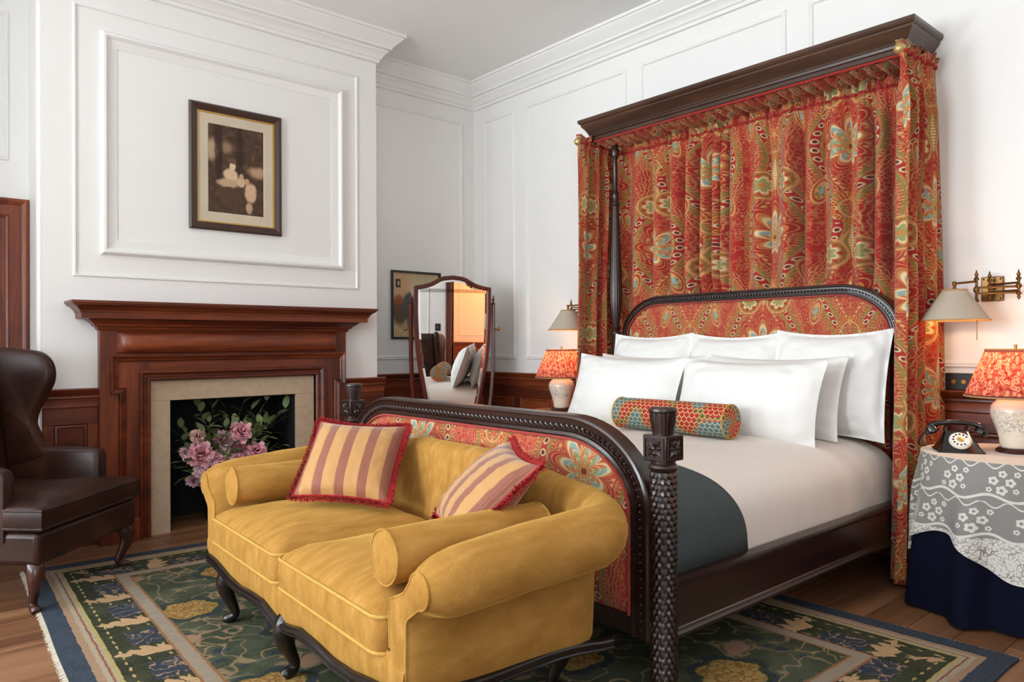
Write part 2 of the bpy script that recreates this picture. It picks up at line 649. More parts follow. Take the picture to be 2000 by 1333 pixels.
# ---- needlework bolster
m = Mt('needlework', 0.85, 0.15)
U, V, _ = m.sep(m.coord('UV'))
row = efloor(V / 0.023)
sx = efrac(U / 0.03 + eabs(emod(row, 2.0)) * 0.5) - 0.5
sy = efrac(V / 0.023)
sd = ehyp(sx * 1.0, sy * 0.62)
n1 = m.noise(m.vec(U, V * 0.8, 0.3), 9.0, 0)
c = m.ramp(n1, [(0.0, (186, 52, 46)), (0.43, (186, 52, 46)), (0.431, (120, 106, 52)), (0.50, (120, 106, 52)), (0.501, (198, 92, 74)), (0.545, (198, 92, 74)), (0.546, (84, 126, 134)), (1.0, (84, 126, 134))])
edge = esoft(eabs(sd - 0.54), 0.06, 0.03)
c = m.mix(edge, c, (222, 196, 140))
rayf = esoft(eabs(esin(eatan2(sx, sy + 0.15) * 7.0)), 0.3, 0.15) * egt(sd, 0.2)
c = m.mix(rayf * 0.4, c, (70, 44, 34))
m.color(c)
m.bump(1 - edge, 0.3, 0.003)
M['needlework'] = m.mat

# ---- striped silk cushion, uv 0..1
m = Mt('striped_silk', 0.55, 0.3)
U, V, _ = m.sep(m.coord('UV'))
s = efrac(U * 4.2 + 0.34)
st = esoft(eabs(s - 0.5), 0.21, 0.012)
thin = esoft(eabs(efrac(U * 4.2 * 11.0) - 0.5), 0.09, 0.04)
nz = m.noise(m.vec(U * 3.0, V * 90.0), 1.0, 3)
c = m.mix(nz * 0.5, (188, 138, 80), (206, 162, 106))
mv = m.mix(thin * 0.55, (142, 84, 66), (178, 128, 96))
c = m.mix(st, c, mv)
m.color(c)
m.set('Sheen Weight', 0.3)
m.bump(m.noise(m.vec(U * 20.0, V * 300.0), 1.0, 2), 0.1, 0.002)
M['striped_silk'] = m.mat

# ---- pleated lampshade, u along the rim in metres
m = Mt('pleated_shade', 0.8, 0.2)
U, V, _ = m.sep(m.coord('UV'))
pv = m.vec(U * 1.0, V * 1.0)
a = esin(U * 290.0 + 2.2 * esin(V * 55.0))
rg = m.voronoi(m.vec(U * 1.6, V), 42)
c = m.mix(esoft(eabs(rg - 0.36), 0.12, 0.06), (170, 44, 52), (232, 182, 150))
c = m.mix(estep(0.35, 0.6, m.noise(pv, 60, 2)) * 0.5, c, (224, 150, 120))
c = m.mix(esoft(V, 0.012, 0.002), c, (110, 60, 66))
c = m.mix(egt(V, 0.208), c, (110, 60, 66))
m.color(c)
tr = m.nt.nodes.new('ShaderNodeBsdfTranslucent')
m.nt.links.new(c, tr.inputs[0])
mx = m.nt.nodes.new('ShaderNodeMixShader')
mx.inputs[0].default_value = 0.45
m.nt.links.new(m.b.outputs[0], mx.inputs[1])
m.nt.links.new(tr.outputs[0], mx.inputs[2])
m.nt.links.new(mx.outputs[0], m.nt.nodes['Material Output'].inputs[0])
M['pleated_shade'] = m.mat

plain('card_shade', (186, 172, 152), 0.75, var=0.03)
plain('shade_trim', (176, 134, 84), 0.7)

# ---- porcelain lamp with a blue sketch
m = Mt('porcelain', 0.16)
m.set('Coat Weight', 0.5)
v = m.coord()
x, y, z = m.sep(v)
line = esoft(eabs(m.noise(m.map(v, (1, 1, 1.2)), 26, 3, 0.6, 1.5) - 0.5), 0.02, 0.012)
reg = esoft(ehyp(x * 0.8 + 0.05, (z - 0.135) * 1.1), 0.055, 0.02) * egt(y * 0 - x, 0.0)
m.color(m.mix(line * reg * 0.8, (238, 226, 206), (120, 126, 150)))
M['porcelain'] = m.mat

# ---- lace, u along the rim and v down, metres
m = Mt('lace', 0.85, 0.1)
U, V, _ = m.sep(m.coord('UV'))
P_ = 0.17
par = eabs(emod(efloor(V / 0.155), 2.0))
a = (efrac(U / P_ + par * 0.5) - 0.5) * P_
b = (efrac(V / 0.155) - 0.5) * 0.155
solid = None
for (fx, fy, fr) in ((0, 0.03, 0.02), (0.028, -0.002, 0.018), (-0.026, -0.006, 0.018), (0.004, -0.034, 0.015), (-0.04, 0.03, 0.011), (0.045, 0.03, 0.011), (0.05, -0.035, 0.012)):
    rr = ehyp(a - fx, b - fy)
    tt = eatan2(b - fy, a - fx)
    q = rr / (fr * (0.72 + 0.28 * eabs(ecos(tt * 2.5))))
    s_ = esoft(q, 1.0, 0.08) * (1 - esoft(rr, fr * 0.3, 0.001))
    solid = s_ if solid is None else emax(solid, s_)
lv = m.voronoi(m.vec(a, b), 70, 'DISTANCE_TO_EDGE')
vine = esoft(eabs(b - 0.062 + 0.012 * esin(U * (2 * PI / P_))), 0.006, 0.0015)
vine2 = esoft(eabs(b + 0.066 + 0.012 * esin(U * (2 * PI / P_) * 2.0)), 0.0035, 0.001)
solid = emax(solid, emax(vine, vine2))
hem = estep(0.30, 0.302, V)
solid = emax(solid, hem * (1 - esoft(lv, 0.055, 0.02)))
top = esoft(V, 0.0, 0.004)
net = 0.38
alpha = emin(emax(emax(solid * 0.98, top * 0.97), net), 1.0)
m.color((232, 228, 220))
tp = m.nt.nodes.new('ShaderNodeBsdfTransparent')
mx = m.nt.nodes.new('ShaderNodeMixShader')
m.nt.links.new(alpha.s, mx.inputs[0])
m.nt.links.new(tp.outputs[0], mx.inputs[1])
m.nt.links.new(m.b.outputs[0], mx.inputs[2])
m.nt.links.new(mx.outputs[0], m.nt.nodes['Material Output'].inputs[0])
M['lace'] = m.mat

# ---- rug; uv in metres from the centre
RHX, RHY = 1.31, 1.8
m = Mt('rug', 0.95, 0.1)
U, V, _ = m.sep(m.coord('UV'))
wob = (m.noise(m.vec(U, V), 16, 2) - 0.5)
wob2 = (m.noise(m.vec(U + 7.0, V), 16, 2) - 0.5)
wob3 = (m.noise(m.vec(U + 2.0, V), 55, 2) - 0.5)
u2, v2 = U + wob * 0.05 + wob3 * 0.02, V + wob2 * 0.05 + wob3 * 0.015
ex = RHX - eabs(U)
ey = RHY - eabs(V)
dE = emin(ex, ey)
along_v = elt(ex, ey)                       # 1 on the long sides
sc_ = along_v * v2 + (1 - along_v) * u2     # coordinate along the border
dB = dE + wob * 0.012 + wob3 * 0.008
GRN, DGR, BLU, NAV = (60, 66, 48), (46, 52, 37), (50, 60, 74), (28, 42, 70)
TANR, CRM, YEL = (160, 132, 102), (178, 166, 148), (168, 140, 82)
gn = m.noise(m.vec(U * 40.0, V * 9.0), 1.0, 3)
# field
c = m.mix(estep(0.4, 0.62, m.noise(m.vec(U, V), 5, 3)), (62, 70, 52), (80, 88, 70))
vr = m.voronoi(m.vec(u2, v2), 9.0)
vre = m.voronoi(m.vec(u2, v2), 9.0, 'DISTANCE_TO_EDGE')
c = m.mix(esoft(eabs(vr - 0.46), 0.035, 0.03) * estep(0.45, 0.55, m.noise(m.vec(U, V), 4, 1)), c, TANR)
c = m.mix(esoft(vr, 0.2, 0.04) * estep(0.5, 0.56, m.noise(m.vec(U + 3.0, V), 2.5, 1)), c, BLU)
arab = esoft(eabs(m.noise(m.vec(U, V), 7, 1, 0.4, 0.6) - 0.5), 0.016, 0.012)
c = m.mix(arab * 0.75, c, (156, 132, 102))
# large yellow palmettes in the field
FP = 0.62
fa = (efrac(u2 / FP + 0.5 * eabs(emod(efloor(v2 / 0.47), 2.0)) + 0.27) - 0.5) * FP
fb = (efrac(v2 / 0.47) - 0.5) * 0.47
fr = ehyp(fa, fb * 1.1)
ft = eatan2(fb, fa)
fR = 0.1 + 0.025 * eabs(ecos(ft * 3.0))
c = m.mix(esoft(fr / fR, 1.35, 0.06), c, (50, 62, 44))
c = m.mix(esoft(eabs(fr / fR - 1.25), 0.08, 0.05), c, BLU)
c = m.mix(esoft(fr / fR, 1.0, 0.06), c, YEL)
crack = m.voronoi(m.vec(u2, v2), 34, 'DISTANCE_TO_EDGE')
c = m.mix(esoft(crack, 0.1, 0.05) * esoft(fr / fR, 0.95, 0.05), c, (140, 96, 50))
c = m.mix(esoft(ehyp(fa - 0.2, fb - 0.12) + esin(ft * 9.0) * 0.012, 0.05, 0.012), c, (158, 126, 102))
# border band
B0, B1, B2 = 0.155, 0.36, 0.42
bp = 0.36
bs = (efrac(sc_ / bp + 0.15) - 0.5) * bp
band = m.mix(estep(0.4, 0.6, m.noise(m.vec(U, V), 6, 2)), GRN, DGR)
crossx = eabs(efrac(sc_ / 0.06) - 0.5) * 0.06
crossy = eabs(efrac(dB / 0.075) - 0.5) * 0.075
band = m.mix(esoft(crossx * 0.7 + crossy * 2.2 , 0.013, 0.004), band, (186, 160, 108))
blk = esoft(emax(eabs(bs - 0.02) / 0.085, eabs(dB - 0.305) / 0.066), 1.0, 0.03)
band = m.mix(blk, band, BLU)
band = m.mix(blk * esoft(eabs(m.noise(m.vec(U, V), 20, 1) - 0.5), 0.02, 0.01), band, TANR)
lf = eabs(bs + 0.14 + (dB - 0.26) * 0.25)
lw = 0.085 * (1 - eabs(dB - 0.29) / 0.13) * (0.35 + 0.65 * eabs(esin(dB * 62.0 + bs * 30.0))) + wob * 0.05
band = m.mix(esoft(lf / emax(lw, 0.0005), 1.0, 0.1) * elt(eabs(dB - 0.28), 0.13), band, (190, 156, 118))
c = m.mix(elt(dB, B2), c, m.mix(gn * 0.4, (150, 140, 126), (176, 152, 124)))
c = m.mix(esoft(eabs(dB - B2), 0.005, 0.002), c, (150, 104, 70))
c = m.mix(elt(dB, B1), c, band)
c = m.mix(esoft(eabs(dB - B1), 0.005, 0.002), c, (150, 104, 70))
c = m.mix(elt(dB, B0), c, (176, 160, 104))
c = m.mix(elt(dB, B0 - 0.014), c, (172, 158, 138))
c = m.mix(esoft(eabs(dB - (B0 - 0.028)), 0.004, 0.002), c, (140, 92, 62))
c = m.mix(elt(dB, 0.105), c, (164, 134, 108))
c = m.mix(elt(dB, 0.078), c, m.mix(m.noise(m.vec(U * 30.0, V * 10.0), 1.0, 3), (44, 54, 68), (68, 80, 94)))
sp_ = m.noise(m.vec(U * 170.0, V * 170.0), 1.0, 2)
c = m.mix(estep(0.48, 0.75, sp_) * 0.42, c, (140, 126, 100))
# abrash: woven streaks
stre = m.noise(m.vec(U * 10.0, V * 130.0), 1.0, 3)
c = m.mix(estep(0.42, 0.7, stre) * 0.35, c, m.mix(0.5, c, (20, 22, 20)))
m.color(c)
m.bump(m.noise(m.vec(U * 120.0, V * 300.0), 1.0, 2), 0.35, 0.004)
M['rug'] = m.mat

# ---- generic sepia print: seated figures under dark trees (a stand-in)
def ell(a, b, cx, cy, rx, ry, soft=0.15):
    return esoft(ehyp((a - cx) / rx, (b - cy) / ry), 1.0, soft)
m = Mt('sepia_print', 0.6, 0.3)
U, V, _ = m.sep(m.coord('UV'))
n = m.noise(m.vec(U * 1.4, V * 2.0), 5, 5, 0.65)
wu, wv = U + (m.noise(m.vec(U, V, 2.0), 9, 2) - 0.5) * 0.06, V + (m.noise(m.vec(U, V, 5.0), 9, 2) - 0.5) * 0.05
c = m.ramp(n, [(0.3, (54, 38, 28)), (0.55, (84, 62, 46)), (0.8, (128, 100, 76))])
c = m.mix(ell(wu, wv, 0.06, 0.72, 0.1, 0.11, 0.5) * 0.8, c, (196, 166, 134))
c = m.mix(ell(wu, wv, 0.32, 0.76, 0.1, 0.06, 0.6) * 0.6, c, (176, 142, 112))
c = m.mix(ell(wu, wv, 0.9, 0.52, 0.16, 0.06, 0.5) * 0.8, c, (196, 160, 128))
c = m.mix(ell(wu, wv, 0.18, 0.74, 0.07, 0.4, 0.3) * 0.75, c, (46, 32, 24))
c = m.mix(ell(wu, wv, 0.56, 0.75, 0.06, 0.4, 0.3) * 0.7, c, (50, 35, 26))
c = m.mix(ell(wu, wv, 0.42, 0.24, 0.26, 0.14, 0.2) * 0.8, c, (86, 64, 46))
c = m.mix(ell(wu, wv, 0.40, 0.45, 0.12, 0.085, 0.2), c, (214, 184, 150))
c = m.mix(ell(wu, wv, 0.36, 0.36, 0.2, 0.045, 0.3), c, (190, 158, 126))
c = m.mix(ell(U, V, 0.43, 0.555, 0.055, 0.045, 0.15), c, (222, 190, 156))
c = m.mix(ell(wu, wv, 0.42, 0.61, 0.075, 0.035, 0.2), c, (104, 78, 58))
c = m.mix(ell(wu, wv, 0.58, 0.39, 0.08, 0.055, 0.2), c, (208, 176, 142))
c = m.mix(ell(U, V, 0.59, 0.45, 0.04, 0.033, 0.2), c, (196, 162, 128))
c = m.mix(ell(wu, wv, 0.76, 0.28, 0.11, 0.11, 0.2), c, (206, 172, 138))
c = m.mix(ell(U, V, 0.69, 0.4, 0.045, 0.036, 0.2), c, (190, 154, 122))
c = m.mix(ell(wu, wv, 0.73, 0.1, 0.06, 0.06, 0.3), c, (190, 158, 128))
m.color(c)
M['sepia_print'] = m.mat

m = Mt('portrait_print', 0.6, 0.3)
U, V, _ = m.sep(m.coord('UV'))
n = m.noise(m.vec(U, V * 1.2), 6, 5, 0.65)
wu, wv = U + (m.noise(m.vec(U, V, 2.0), 8, 2) - 0.5) * 0.08, V + (m.noise(m.vec(U, V, 5.0), 8, 2) - 0.5) * 0.08
c = m.ramp(n, [(0.3, (188, 156, 112)), (0.55, (206, 180, 138)), (0.8, (222, 202, 164))])
c = m.mix(ell(wu, wv, 0.18, 0.78, 0.2, 0.2, 0.3) * 0.6, c, (214, 160, 134))
c = m.mix(ell(wu, wv, 0.7, 0.85, 0.3, 0.13, 0.3) * 0.6, c, (190, 186, 150))
c = m.mix(esoft(emax(eabs(U - 0.15) / 0.085, eabs(V - 0.81) / 0.1), 1.0, 0.05), c, (206, 170, 116))
c = m.mix(esoft(emax(eabs(U - 0.12) / 0.052, eabs(V - 0.83) / 0.065), 1.0, 0.05), c, (70, 66, 58))
c = m.mix(ell(U, V, 0.13, 0.83, 0.02, 0.035), c, (190, 170, 140))
c = m.mix(ell(wu, wv, 0.15, 0.4, 0.16, 0.22, 0.3) * 0.9, c, (92, 62, 44))
c = m.mix(ell(wu, wv, 0.12, 0.58, 0.1, 0.07, 0.3) * 0.8, c, (160, 88, 52))
c = m.mix(ell(wu, wv, 0.38, 0.47, 0.19, 0.22, 0.12), c, (92, 92, 90))
c = m.mix(ell(wu, wv, 0.58, 0.33, 0.17, 0.12, 0.15), c, (66, 68, 70))
c = m.mix(ell(wu, wv, 0.4, 0.24, 0.1, 0.1, 0.2), c, (128, 122, 110))
c = m.mix(ell(U, V, 0.42, 0.79, 0.075, 0.065, 0.12), c, (220, 184, 150))
c = m.mix(ell(wu, wv, 0.47, 0.70, 0.075, 0.085, 0.2), c, (222, 210, 184))
c = m.mix(esoft(eabs(U - 0.68 - (V - 0.56) * 0.5) / 0.08 + eabs(V - 0.6) / 0.14, 1.0, 0.1), c, (232, 214, 176))
c = m.mix(ell(U, V, 0.53, 0.51, 0.05, 0.03, 0.2), c, (210, 166, 130))
m.color(c)
M['portrait_print'] = m.mat

# glowing bulb
m = Mt('bulb_glow', 0.5)
m.color((255, 220, 170))
m.b.inputs['Emission Color'].default_value = (1.0, 0.62, 0.28, 1)
m.b.inputs['Emission Strength'].default_value = 10
M['bulb_glow'] = m.mat

# ------------------------------------------------------------------ the room
XL, XR, YN, YR, ZC = -3.8, 4.13, 5.26, -1.6, 3.455
BX0, BX1, YB = 0.72, 2.855, 4.82            # chimney breast
T = 0.12


def struct(g, name, mat, parent=None, **k):
    if parent is None: k['kind'] = 'structure'
    return g.build(name, mat, parent, **k)


# floor: sub-floor and single oak boards
floor = struct(G().box(XL - T, XR + T, YR - T, YN + T, -0.12, -0.018), 'floor', M['twig_brown'])
pw = 0.165
bm = G().box(0, 1, 0, pw - 0.0025, -0.018, 0)
plank_src = None
row = 0
y = YR
while y < YN:
    x = XL - random.uniform(0.0, 1.4)
    while x < XR:
        L = random.uniform(1.5, 2.3)
        x0, x1 = max(x, XL), min(x + L - 0.0025, XR)
        if x1 - x0 > 0.05:
            o = bm.build('plank', M['oak_x'], floor, smooth=0, bev=0.0015, seg=1) if plank_src is None else plank_src.copy()
            if plank_src is None: plank_src = o
            else: link(o, floor)
            o.location = (x0, y, 0.0)
            o.scale = (x1 - x0, 1, 1)
        x += L
    y += pw
    row += 1

ceiling = struct(G().box(XL - T, XR + T, YR - T, YN + T, ZC, ZC + 0.1), 'ceiling', M['ceiling_paint'], smooth=0)

# walls
wall_back = struct(G().box(XL - T, XR + T, YN, YN + T, 0, ZC), 'wall_back', M['white_paint'], smooth=0)
wall_right = struct(G().box(XR, XR + T, YR - T, YN, 0, ZC), 'wall_right', M['white_paint'], smooth=0)
# left wall with two window openings, rear wall with one
g = G()
wins = [(1.35, 2.65), (3.7, 5.0)]
ys = [YR - T] + [q for w in wins for q in w] + [YN]
for i in range(0, len(ys), 2): g.box(XL - T, XL, ys[i], ys[i + 1], 0, ZC)
for a, b in wins:
    g.box(XL - T, XL, a, b, 0, 0.55)
    g.box(XL - T, XL, a, b, 2.95, ZC)
wall_left = struct(g, 'wall_left', M['white_paint'], smooth=0)
g = G()
g.box(XL - T, -1.8, YR - T, YR, 0, ZC).box(-0.2, 3.0, YR - T, YR, 0, ZC).box(3.65, XR + T, YR - T, YR, 0, ZC).box(3.0, 3.65, YR - T, YR, 2.1, ZC).box(-1.8, -0.2, YR - T, YR, 0, 0.55).box(-1.8, -0.2, YR - T, YR, 2.95, ZC)
wall_rear = struct(g, 'wall_rear', M['white_paint'], smooth=0)


def window(n, mp, a0, a1):
    g = G()
    pr = [(0, 0), (0, 0.04), (0.05, 0.04), (0.05, 0)]
    g.molding([(a0, 0.55), (a1, 0.55), (a1, 2.95), (a0, 2.95)], pr, mp, closed=True, side=-1)
    o = struct(g, 'window_%d' % n, M['white_paint'], smooth=0)
    w = G()
    am = (a0 + a1) / 2
    for q in (0.25, 0.5, 0.75):
        z = lerp(0.55, 2.95, q)
        w.molding([(a0 + 0.05, z - 0.012), (a1 - 0.05, z - 0.012)], [(0, 0.005), (0, 0.03), (-0.024, 0.03), (-0.024, 0.005)], mp)
    w.molding([(am - 0.012, 0.6), (am - 0.012, 2.9)], [(0, 0.005), (0, 0.03), (0.024, 0.03), (0.024, 0.005)], mp)
    w.build('glazing_bars', M['white_paint'], o, smooth=0)


for i_, (w0, w1) in enumerate(wins): window(i_ + 1, lambda a, b, h: (XL - 0.02 - 0.04 + h, a, b), w0, w1)
window(3, lambda a, b, h: (a, YR - 0.06 + h, b), -1.8, -0.2)

# unseen short return wall, added to keep direct window light off the recess
struct(G().box(-0.64, -0.5, 4.42, YN, 0, ZC), 'wall_light_block', M['white_paint'], smooth=0)

# chimney breast with the fire opening cut out
FX0, FX1, FZ = 1.385, 2.2, 0.812
g = G()
g.box(BX0, FX0, YB, YN, 0, ZC).box(FX1, BX1, YB, YN, 0, ZC).box(FX0, FX1, YB, YN, FZ, ZC)
breast = struct(g, 'wall_chimney_breast', M['white_paint'], smooth=0)
g = G()
g.box(FX0, FX1, YN - 0.02, YN - 0.003, 0.001, FZ).box(FX0, FX0 + 0.008, YB - 0.012, YN - 0.02, 0.001, FZ).box(FX1 - 0.008, FX1, YB - 0.012, YN - 0.02, 0.001, FZ)
g.box(FX0, FX1, YB - 0.01, YN - 0.02, FZ - 0.008, FZ)
g.build('firebox_lining', M['firebox_black'], breast, smooth=0)

# ---- cornice round the room
CORN = [(0.0, -0.205), (0.018, -0.2), (0.018, -0.178), (0.03, -0.172), (0.036, -0.158), (0.058, -0.132), (0.066, -0.128), (0.066, -0.112),
        (0.088, -0.106), (0.09, -0.092), (0.112, -0.07), (0.138, -0.044), (0.15, -0.03), (0.152, -0.022), (0.166, -0.02), (0.166, 0.0), (0.0, 0.0)]
room_path = [(XL, YN), (-0.64, YN), (-0.64, 4.42), (-0.5, 4.42), (-0.5, YN), (BX0, YN), (BX0, YB), (BX1, YB), (BX1, YN), (XR, YN), (XR, YR), (XL, YR)]
g = G()
g.molding(room_path, [(o, ZC + h) for o, h in CORN], lambda a, b, h: (a, b, h), closed=True)
struct(g, 'trim_1', M['white_paint'], smooth=25)

mp_back = lambda a, b, h: (a, YN - h, b)
mp_breast = lambda a, b, h: (a, YB - h, b)
mp_right = lambda a, b, h: (XR - h, a, b)
mp_rear = lambda a, b, h: (a, YR + h, b)
mp_left = lambda a, b, h: (XL + h, a, b)

THIN = [(0, 0), (0.003, 0.008), (0.008, 0.011), (0.014, 0.008), (0.018, 0.011), (0.026, 0.012), (0.03, 0.004), (0.034, 0)]


def panel(mp, a0, a1, b0, b1, parent, prof=THIN, name='panel_molding', mat='white_paint'):
    g = G()
    g.molding([(a0, b0), (a1, b0), (a1, b1), (a0, b1)], prof, mp, closed=True, side=-1)
    return g.build(name, M[mat], parent, smooth=25)


# breast panels: thin outer mould and heavy inner bolection
panel(mp_breast, 0.872, 2.698, 1.548, 3.122, breast, [(0, 0), (0.004, 0.010), (0.012, 0.012), (0.016, 0.006), (0.02, 0)])
BOL = [(0, 0), (0.004, 0.022), (0.014, 0.034), (0.026, 0.036), (0.036, 0.026), (0.042, 0.016), (0.062, 0.012), (0.085, 0.004), (0.09, 0.004), (0.09, 0)]
panel(mp_breast, 1.012, 2.575, 1.682, 2.992, breast, BOL)
# bead on the breast's corners
for x_ in (BX0 - 0.004,):
    G().tube([(x_, YB + 0.06, 0.92), (x_, YB + 0.06, 3.26)], 0.012, 8).build('corner_bead', M['white_paint'], breast, smooth=60)
    G().tube([(x_, YB + 0.11, 0.92), (x_, YB + 0.11, 3.26)], 0.008, 8).build('corner_bead', M['white_paint'], breast, smooth=60)
# niche and bed-wall panels
panel(mp_back, 2.92, 4.0, 1.02, 3.138, wall_back)
panel(mp_back, -0.4, 0.62, 2.25, 3.138, wall_back)
panel(mp_back, -3.6, -0.85, 1.02, 3.138, wall_back)
for a0, a1 in ((4.695, 5.118), (3.47, 4.56), (2.235, 3.348), (1.0, 2.1), (-0.2, 0.88), (-1.45, -0.32)):
    panel(mp_right, a0, a1, 1.018, 3.14, wall_right)
for a0, a1 in ((-2.7, -2.0), (0.0, 0.75), (0.85, 1.75)):
    panel(mp_rear, a0, a1, 1.018, 3.14, wall_rear)

# ---- mahogany dado: base board, stiles, raised panels and chair rail as pieces of the walls
RAIL = [(0, 0.905), (0.046, 0.905), (0.05, 0.898), (0.046, 0.886), (0.034, 0.872), (0.03, 0.862), (0.032, 0.852), (0.022, 0.846), (0.018, 0.82), (0.02, 0.80), (0.012, 0.79), (0, 0.788)]
FIELD = [(0, 0.002), (0.004, 0.014), (0.014, 0.016), (0.02, 0.006), (0.03, 0.004), (0.085, 0.013), (0.086, 0.013)]


def dado(mp, a0, a1, parent, axis, nm=1, hf=0.0):
    """a0 < a1; nm panels"""
    r = lambda lo, hi: None
    def strip(name, s0, s1, z0, z1, h, mat):
        g = G()
        g.molding([(s0, z0), (s1, z0), (s1, z1), (s0, z1)], [(0, 0), (0, h), (0.003, h + 0.002)], mp, closed=True, side=-1)
        n = len(g.v)
        g.f.append(tuple(i * 3 + 2 for i in range(4)))
        g.mi.append(0)
        return g.build(name, M[mat], parent, smooth=20)
    ax = 'mahogany_' + axis
    g = G()
    g.molding([(a0, 0), (a1, 0)], [(0.0, 0.0)] , mp) if False else None
    for (z0, z1, h) in ((0.0, 0.15, 0.024), (0.15, 0.24, 0.012), (0.70, 0.80, 0.012)):
        strip('baseboard' if z0 == 0 else 'rail', a0, a1, z0, z1, h, ax)
    w = (a1 - a0) / nm
    sw = min(0.09, w * 0.2)
    for i in range(nm):
        s0, s1 = a0 + i * w, a0 + (i + 1) * w
        strip('stile', s0, s0 + sw, 0.24, 0.70, 0.012, 'mahogany_z')
        strip('stile', s1 - sw, s1, 0.24, 0.70, 0.012, 'mahogany_z')
        g = G()
        fl = FIELD if w - 2 * sw > 0.22 else FIELD[:5]
        g.molding([(s0 + sw, 0.24), (s1 - sw, 0.24), (s1 - sw, 0.70), (s0 + sw, 0.70)], fl, mp, closed=True, side=-1)
        k = len(fl)
        g.f.append(tuple(j * k + k - 1 for j in range(4)))
        g.mi.append(0)
        g.build('raised_panel', M[ax], parent, smooth=20)
    g = G()
    g.add([mp(a, z, o) for a in (a0, a1) for o, z in RAIL], [(i, i + 1, i + 1 + len(RAIL), i + len(RAIL)) for i in range(len(RAIL) - 1)] + [tuple(range(len(RAIL))), tuple(len(RAIL) + i for i in reversed(range(len(RAIL))))])
    g.build('chair_rail', M[ax], parent, smooth=25)


dado(mp_back, BX1, XR - 0.013, wall_back, 'x', 2)
dado(mp_breast, BX0, 0.995, breast, 'x', 1)
dado(mp_breast, 2.567, BX1 + 0.05, breast, 'x', 1)
dado(mp_right, 3.66, YN - 0.013, wall_right, 'y', 3)
dado(mp_right, 1.45, 3.62, wall_right, 'y', 2)
dado(mp_right, YR, 1.42, wall_right, 'y', 4)
dado(mp_rear, XL + 0.02, -1.85, wall_rear, 'x', 1)
dado(mp_rear, -0.15, 2.87, wall_rear, 'x', 5)
panel(mp_rear, 1.85, 2.62, 1.018, 3.14, wall_rear)
dado(mp_left, 2.75, 3.6, wall_left, 'y', 2)
dado(mp_back, XL + 0.02, -0.66, wall_back, 'x', 4)

# ---- door in the recess left of the chimney breast
ARCH = [(0, 0), (0, 0.02), (0.012, 0.026), (0.02, 0.02), (0.075, 0.02), (0.085, 0.03), (0.1, 0.036), (0.115, 0.03), (0.12, 0.0)]


def door(n, mp, a0, a1, ztop, knob_at):
    g = G()
    g.molding([(a0, 0), (a0, ztop), (a1, ztop), (a1, 0)], ARCH, mp, side=-1)
    d = struct(g, 'door_%d' % n, M['mahogany_z'], smooth=25)
    g = G()
    w = a1 - a0
    g.molding([(a0, 0), (a1, 0), (a1, ztop), (a0, ztop)], [(0, 0.001), (0.001, 0.012)], mp, closed=True, side=-1)
    g.f.append(tuple(j * 2 + 1 for j in range(4))); g.mi.append(0)
    leaf = g.build('door_leaf', M['mahogany_z'], d, smooth=20)
    for (z0, z1) in ((0.2, 0.85), (1.0, ztop - 0.14)):
        for (s0, s1) in ((a0 + 0.1, a0 + w / 2 - 0.04), (a0 + w / 2 + 0.04, a1 - 0.1)):
            g = G()
            g.molding([(s0, z0), (s1, z0), (s1, z1), (s0, z1)], [(0, 0.012), (0.006, 0.024), (0.016, 0.022), (0.024, 0.012), (0.03, 0.012), (0.08, 0.022), (0.081, 0.022)], mp, closed=True, side=-1)
            g.f.append(tuple(j * 7 + 6 for j in range(4))); g.mi.append(0)
            g.build('door_panel', M['mahogany_z'], leaf, smooth=20)
    g = G()
    c = mp(knob_at, 1.0, 0.012)
    e = mp(knob_at, 1.0, 0.05)
    g.quadbox(mp(knob_at, 1.0, 0.014), Vector(mp(knob_at + 0.025, 0, 0)) - Vector(mp(knob_at, 0, 0)), (0, 0, 0.1), Vector(mp(0, 0, 0.004)) - Vector(mp(0, 0, 0)))
    g.tube([c, e], 0.009, 8)
    g.tube([e, mp(knob_at, 1.0, 0.062), mp(knob_at, 1.0, 0.075)], [0.02, 0.026, 0.015], 10)
    g.build('handle', M['brass'], leaf, smooth=50)
    return d


door(1, mp_back, -0.28, 0.6, 1.91, -0.2)
# open doorway in the rear wall with a lamp lit lobby beyond (seen in the mirror)
g = G()
g.molding([(3.0, 0), (3.0, 2.1), (3.65, 2.1), (3.65, 0)], ARCH, mp_rear, side=-1)
g.molding([(3.0, 0), (3.0, 2.1), (3.65, 2.1), (3.65, 0)], [(0, 0.0), (0, -0.12), (-0.015, -0.12), (-0.015, 0.0)], mp_rear, side=-1)
d2 = struct(g, 'door_2', M['mahogany_z'], smooth=25)
G().box(3.0, 3.015, YR - 0.09, YR - 0.03, 0.95, 1.12).build('strike_plate', M['brass'], d2)
g = G()
g.box(2.6, 4.8, -3.3, -3.2, 0, 2.6).box(4.7, 4.8, -3.2, YR - T, 0, 2.6).box(2.6, 2.7, -3.2, YR - T, 0, 2.6).box(2.6, 4.8, -3.3, YR - T, 2.6, 2.7)
g.box(2.6, 4.8, -3.3, YR - T, -0.1, 0.0)
lobby = struct(g, 'wall_lobby', M['white_paint'], smooth=0)
mp_lob = lambda a, b, h: (a, -3.2 + h, b)
dado(mp_lob, 2.7, 4.7, lobby, 'x', 3)
panel(mp_lob, 3.0, 3.5, 1.02, 2.45, lobby)
l = bpy.data.lights.new('lobby_lamp', 'POINT')
l.energy, l.color, l.shadow_soft_size = 30, (1.0, 0.36, 0.08), 0.1
lo = bpy.data.objects.new('lobby_lamp', l); COL.objects.link(lo); lo.location = (3.9, -2.3, 2.0)

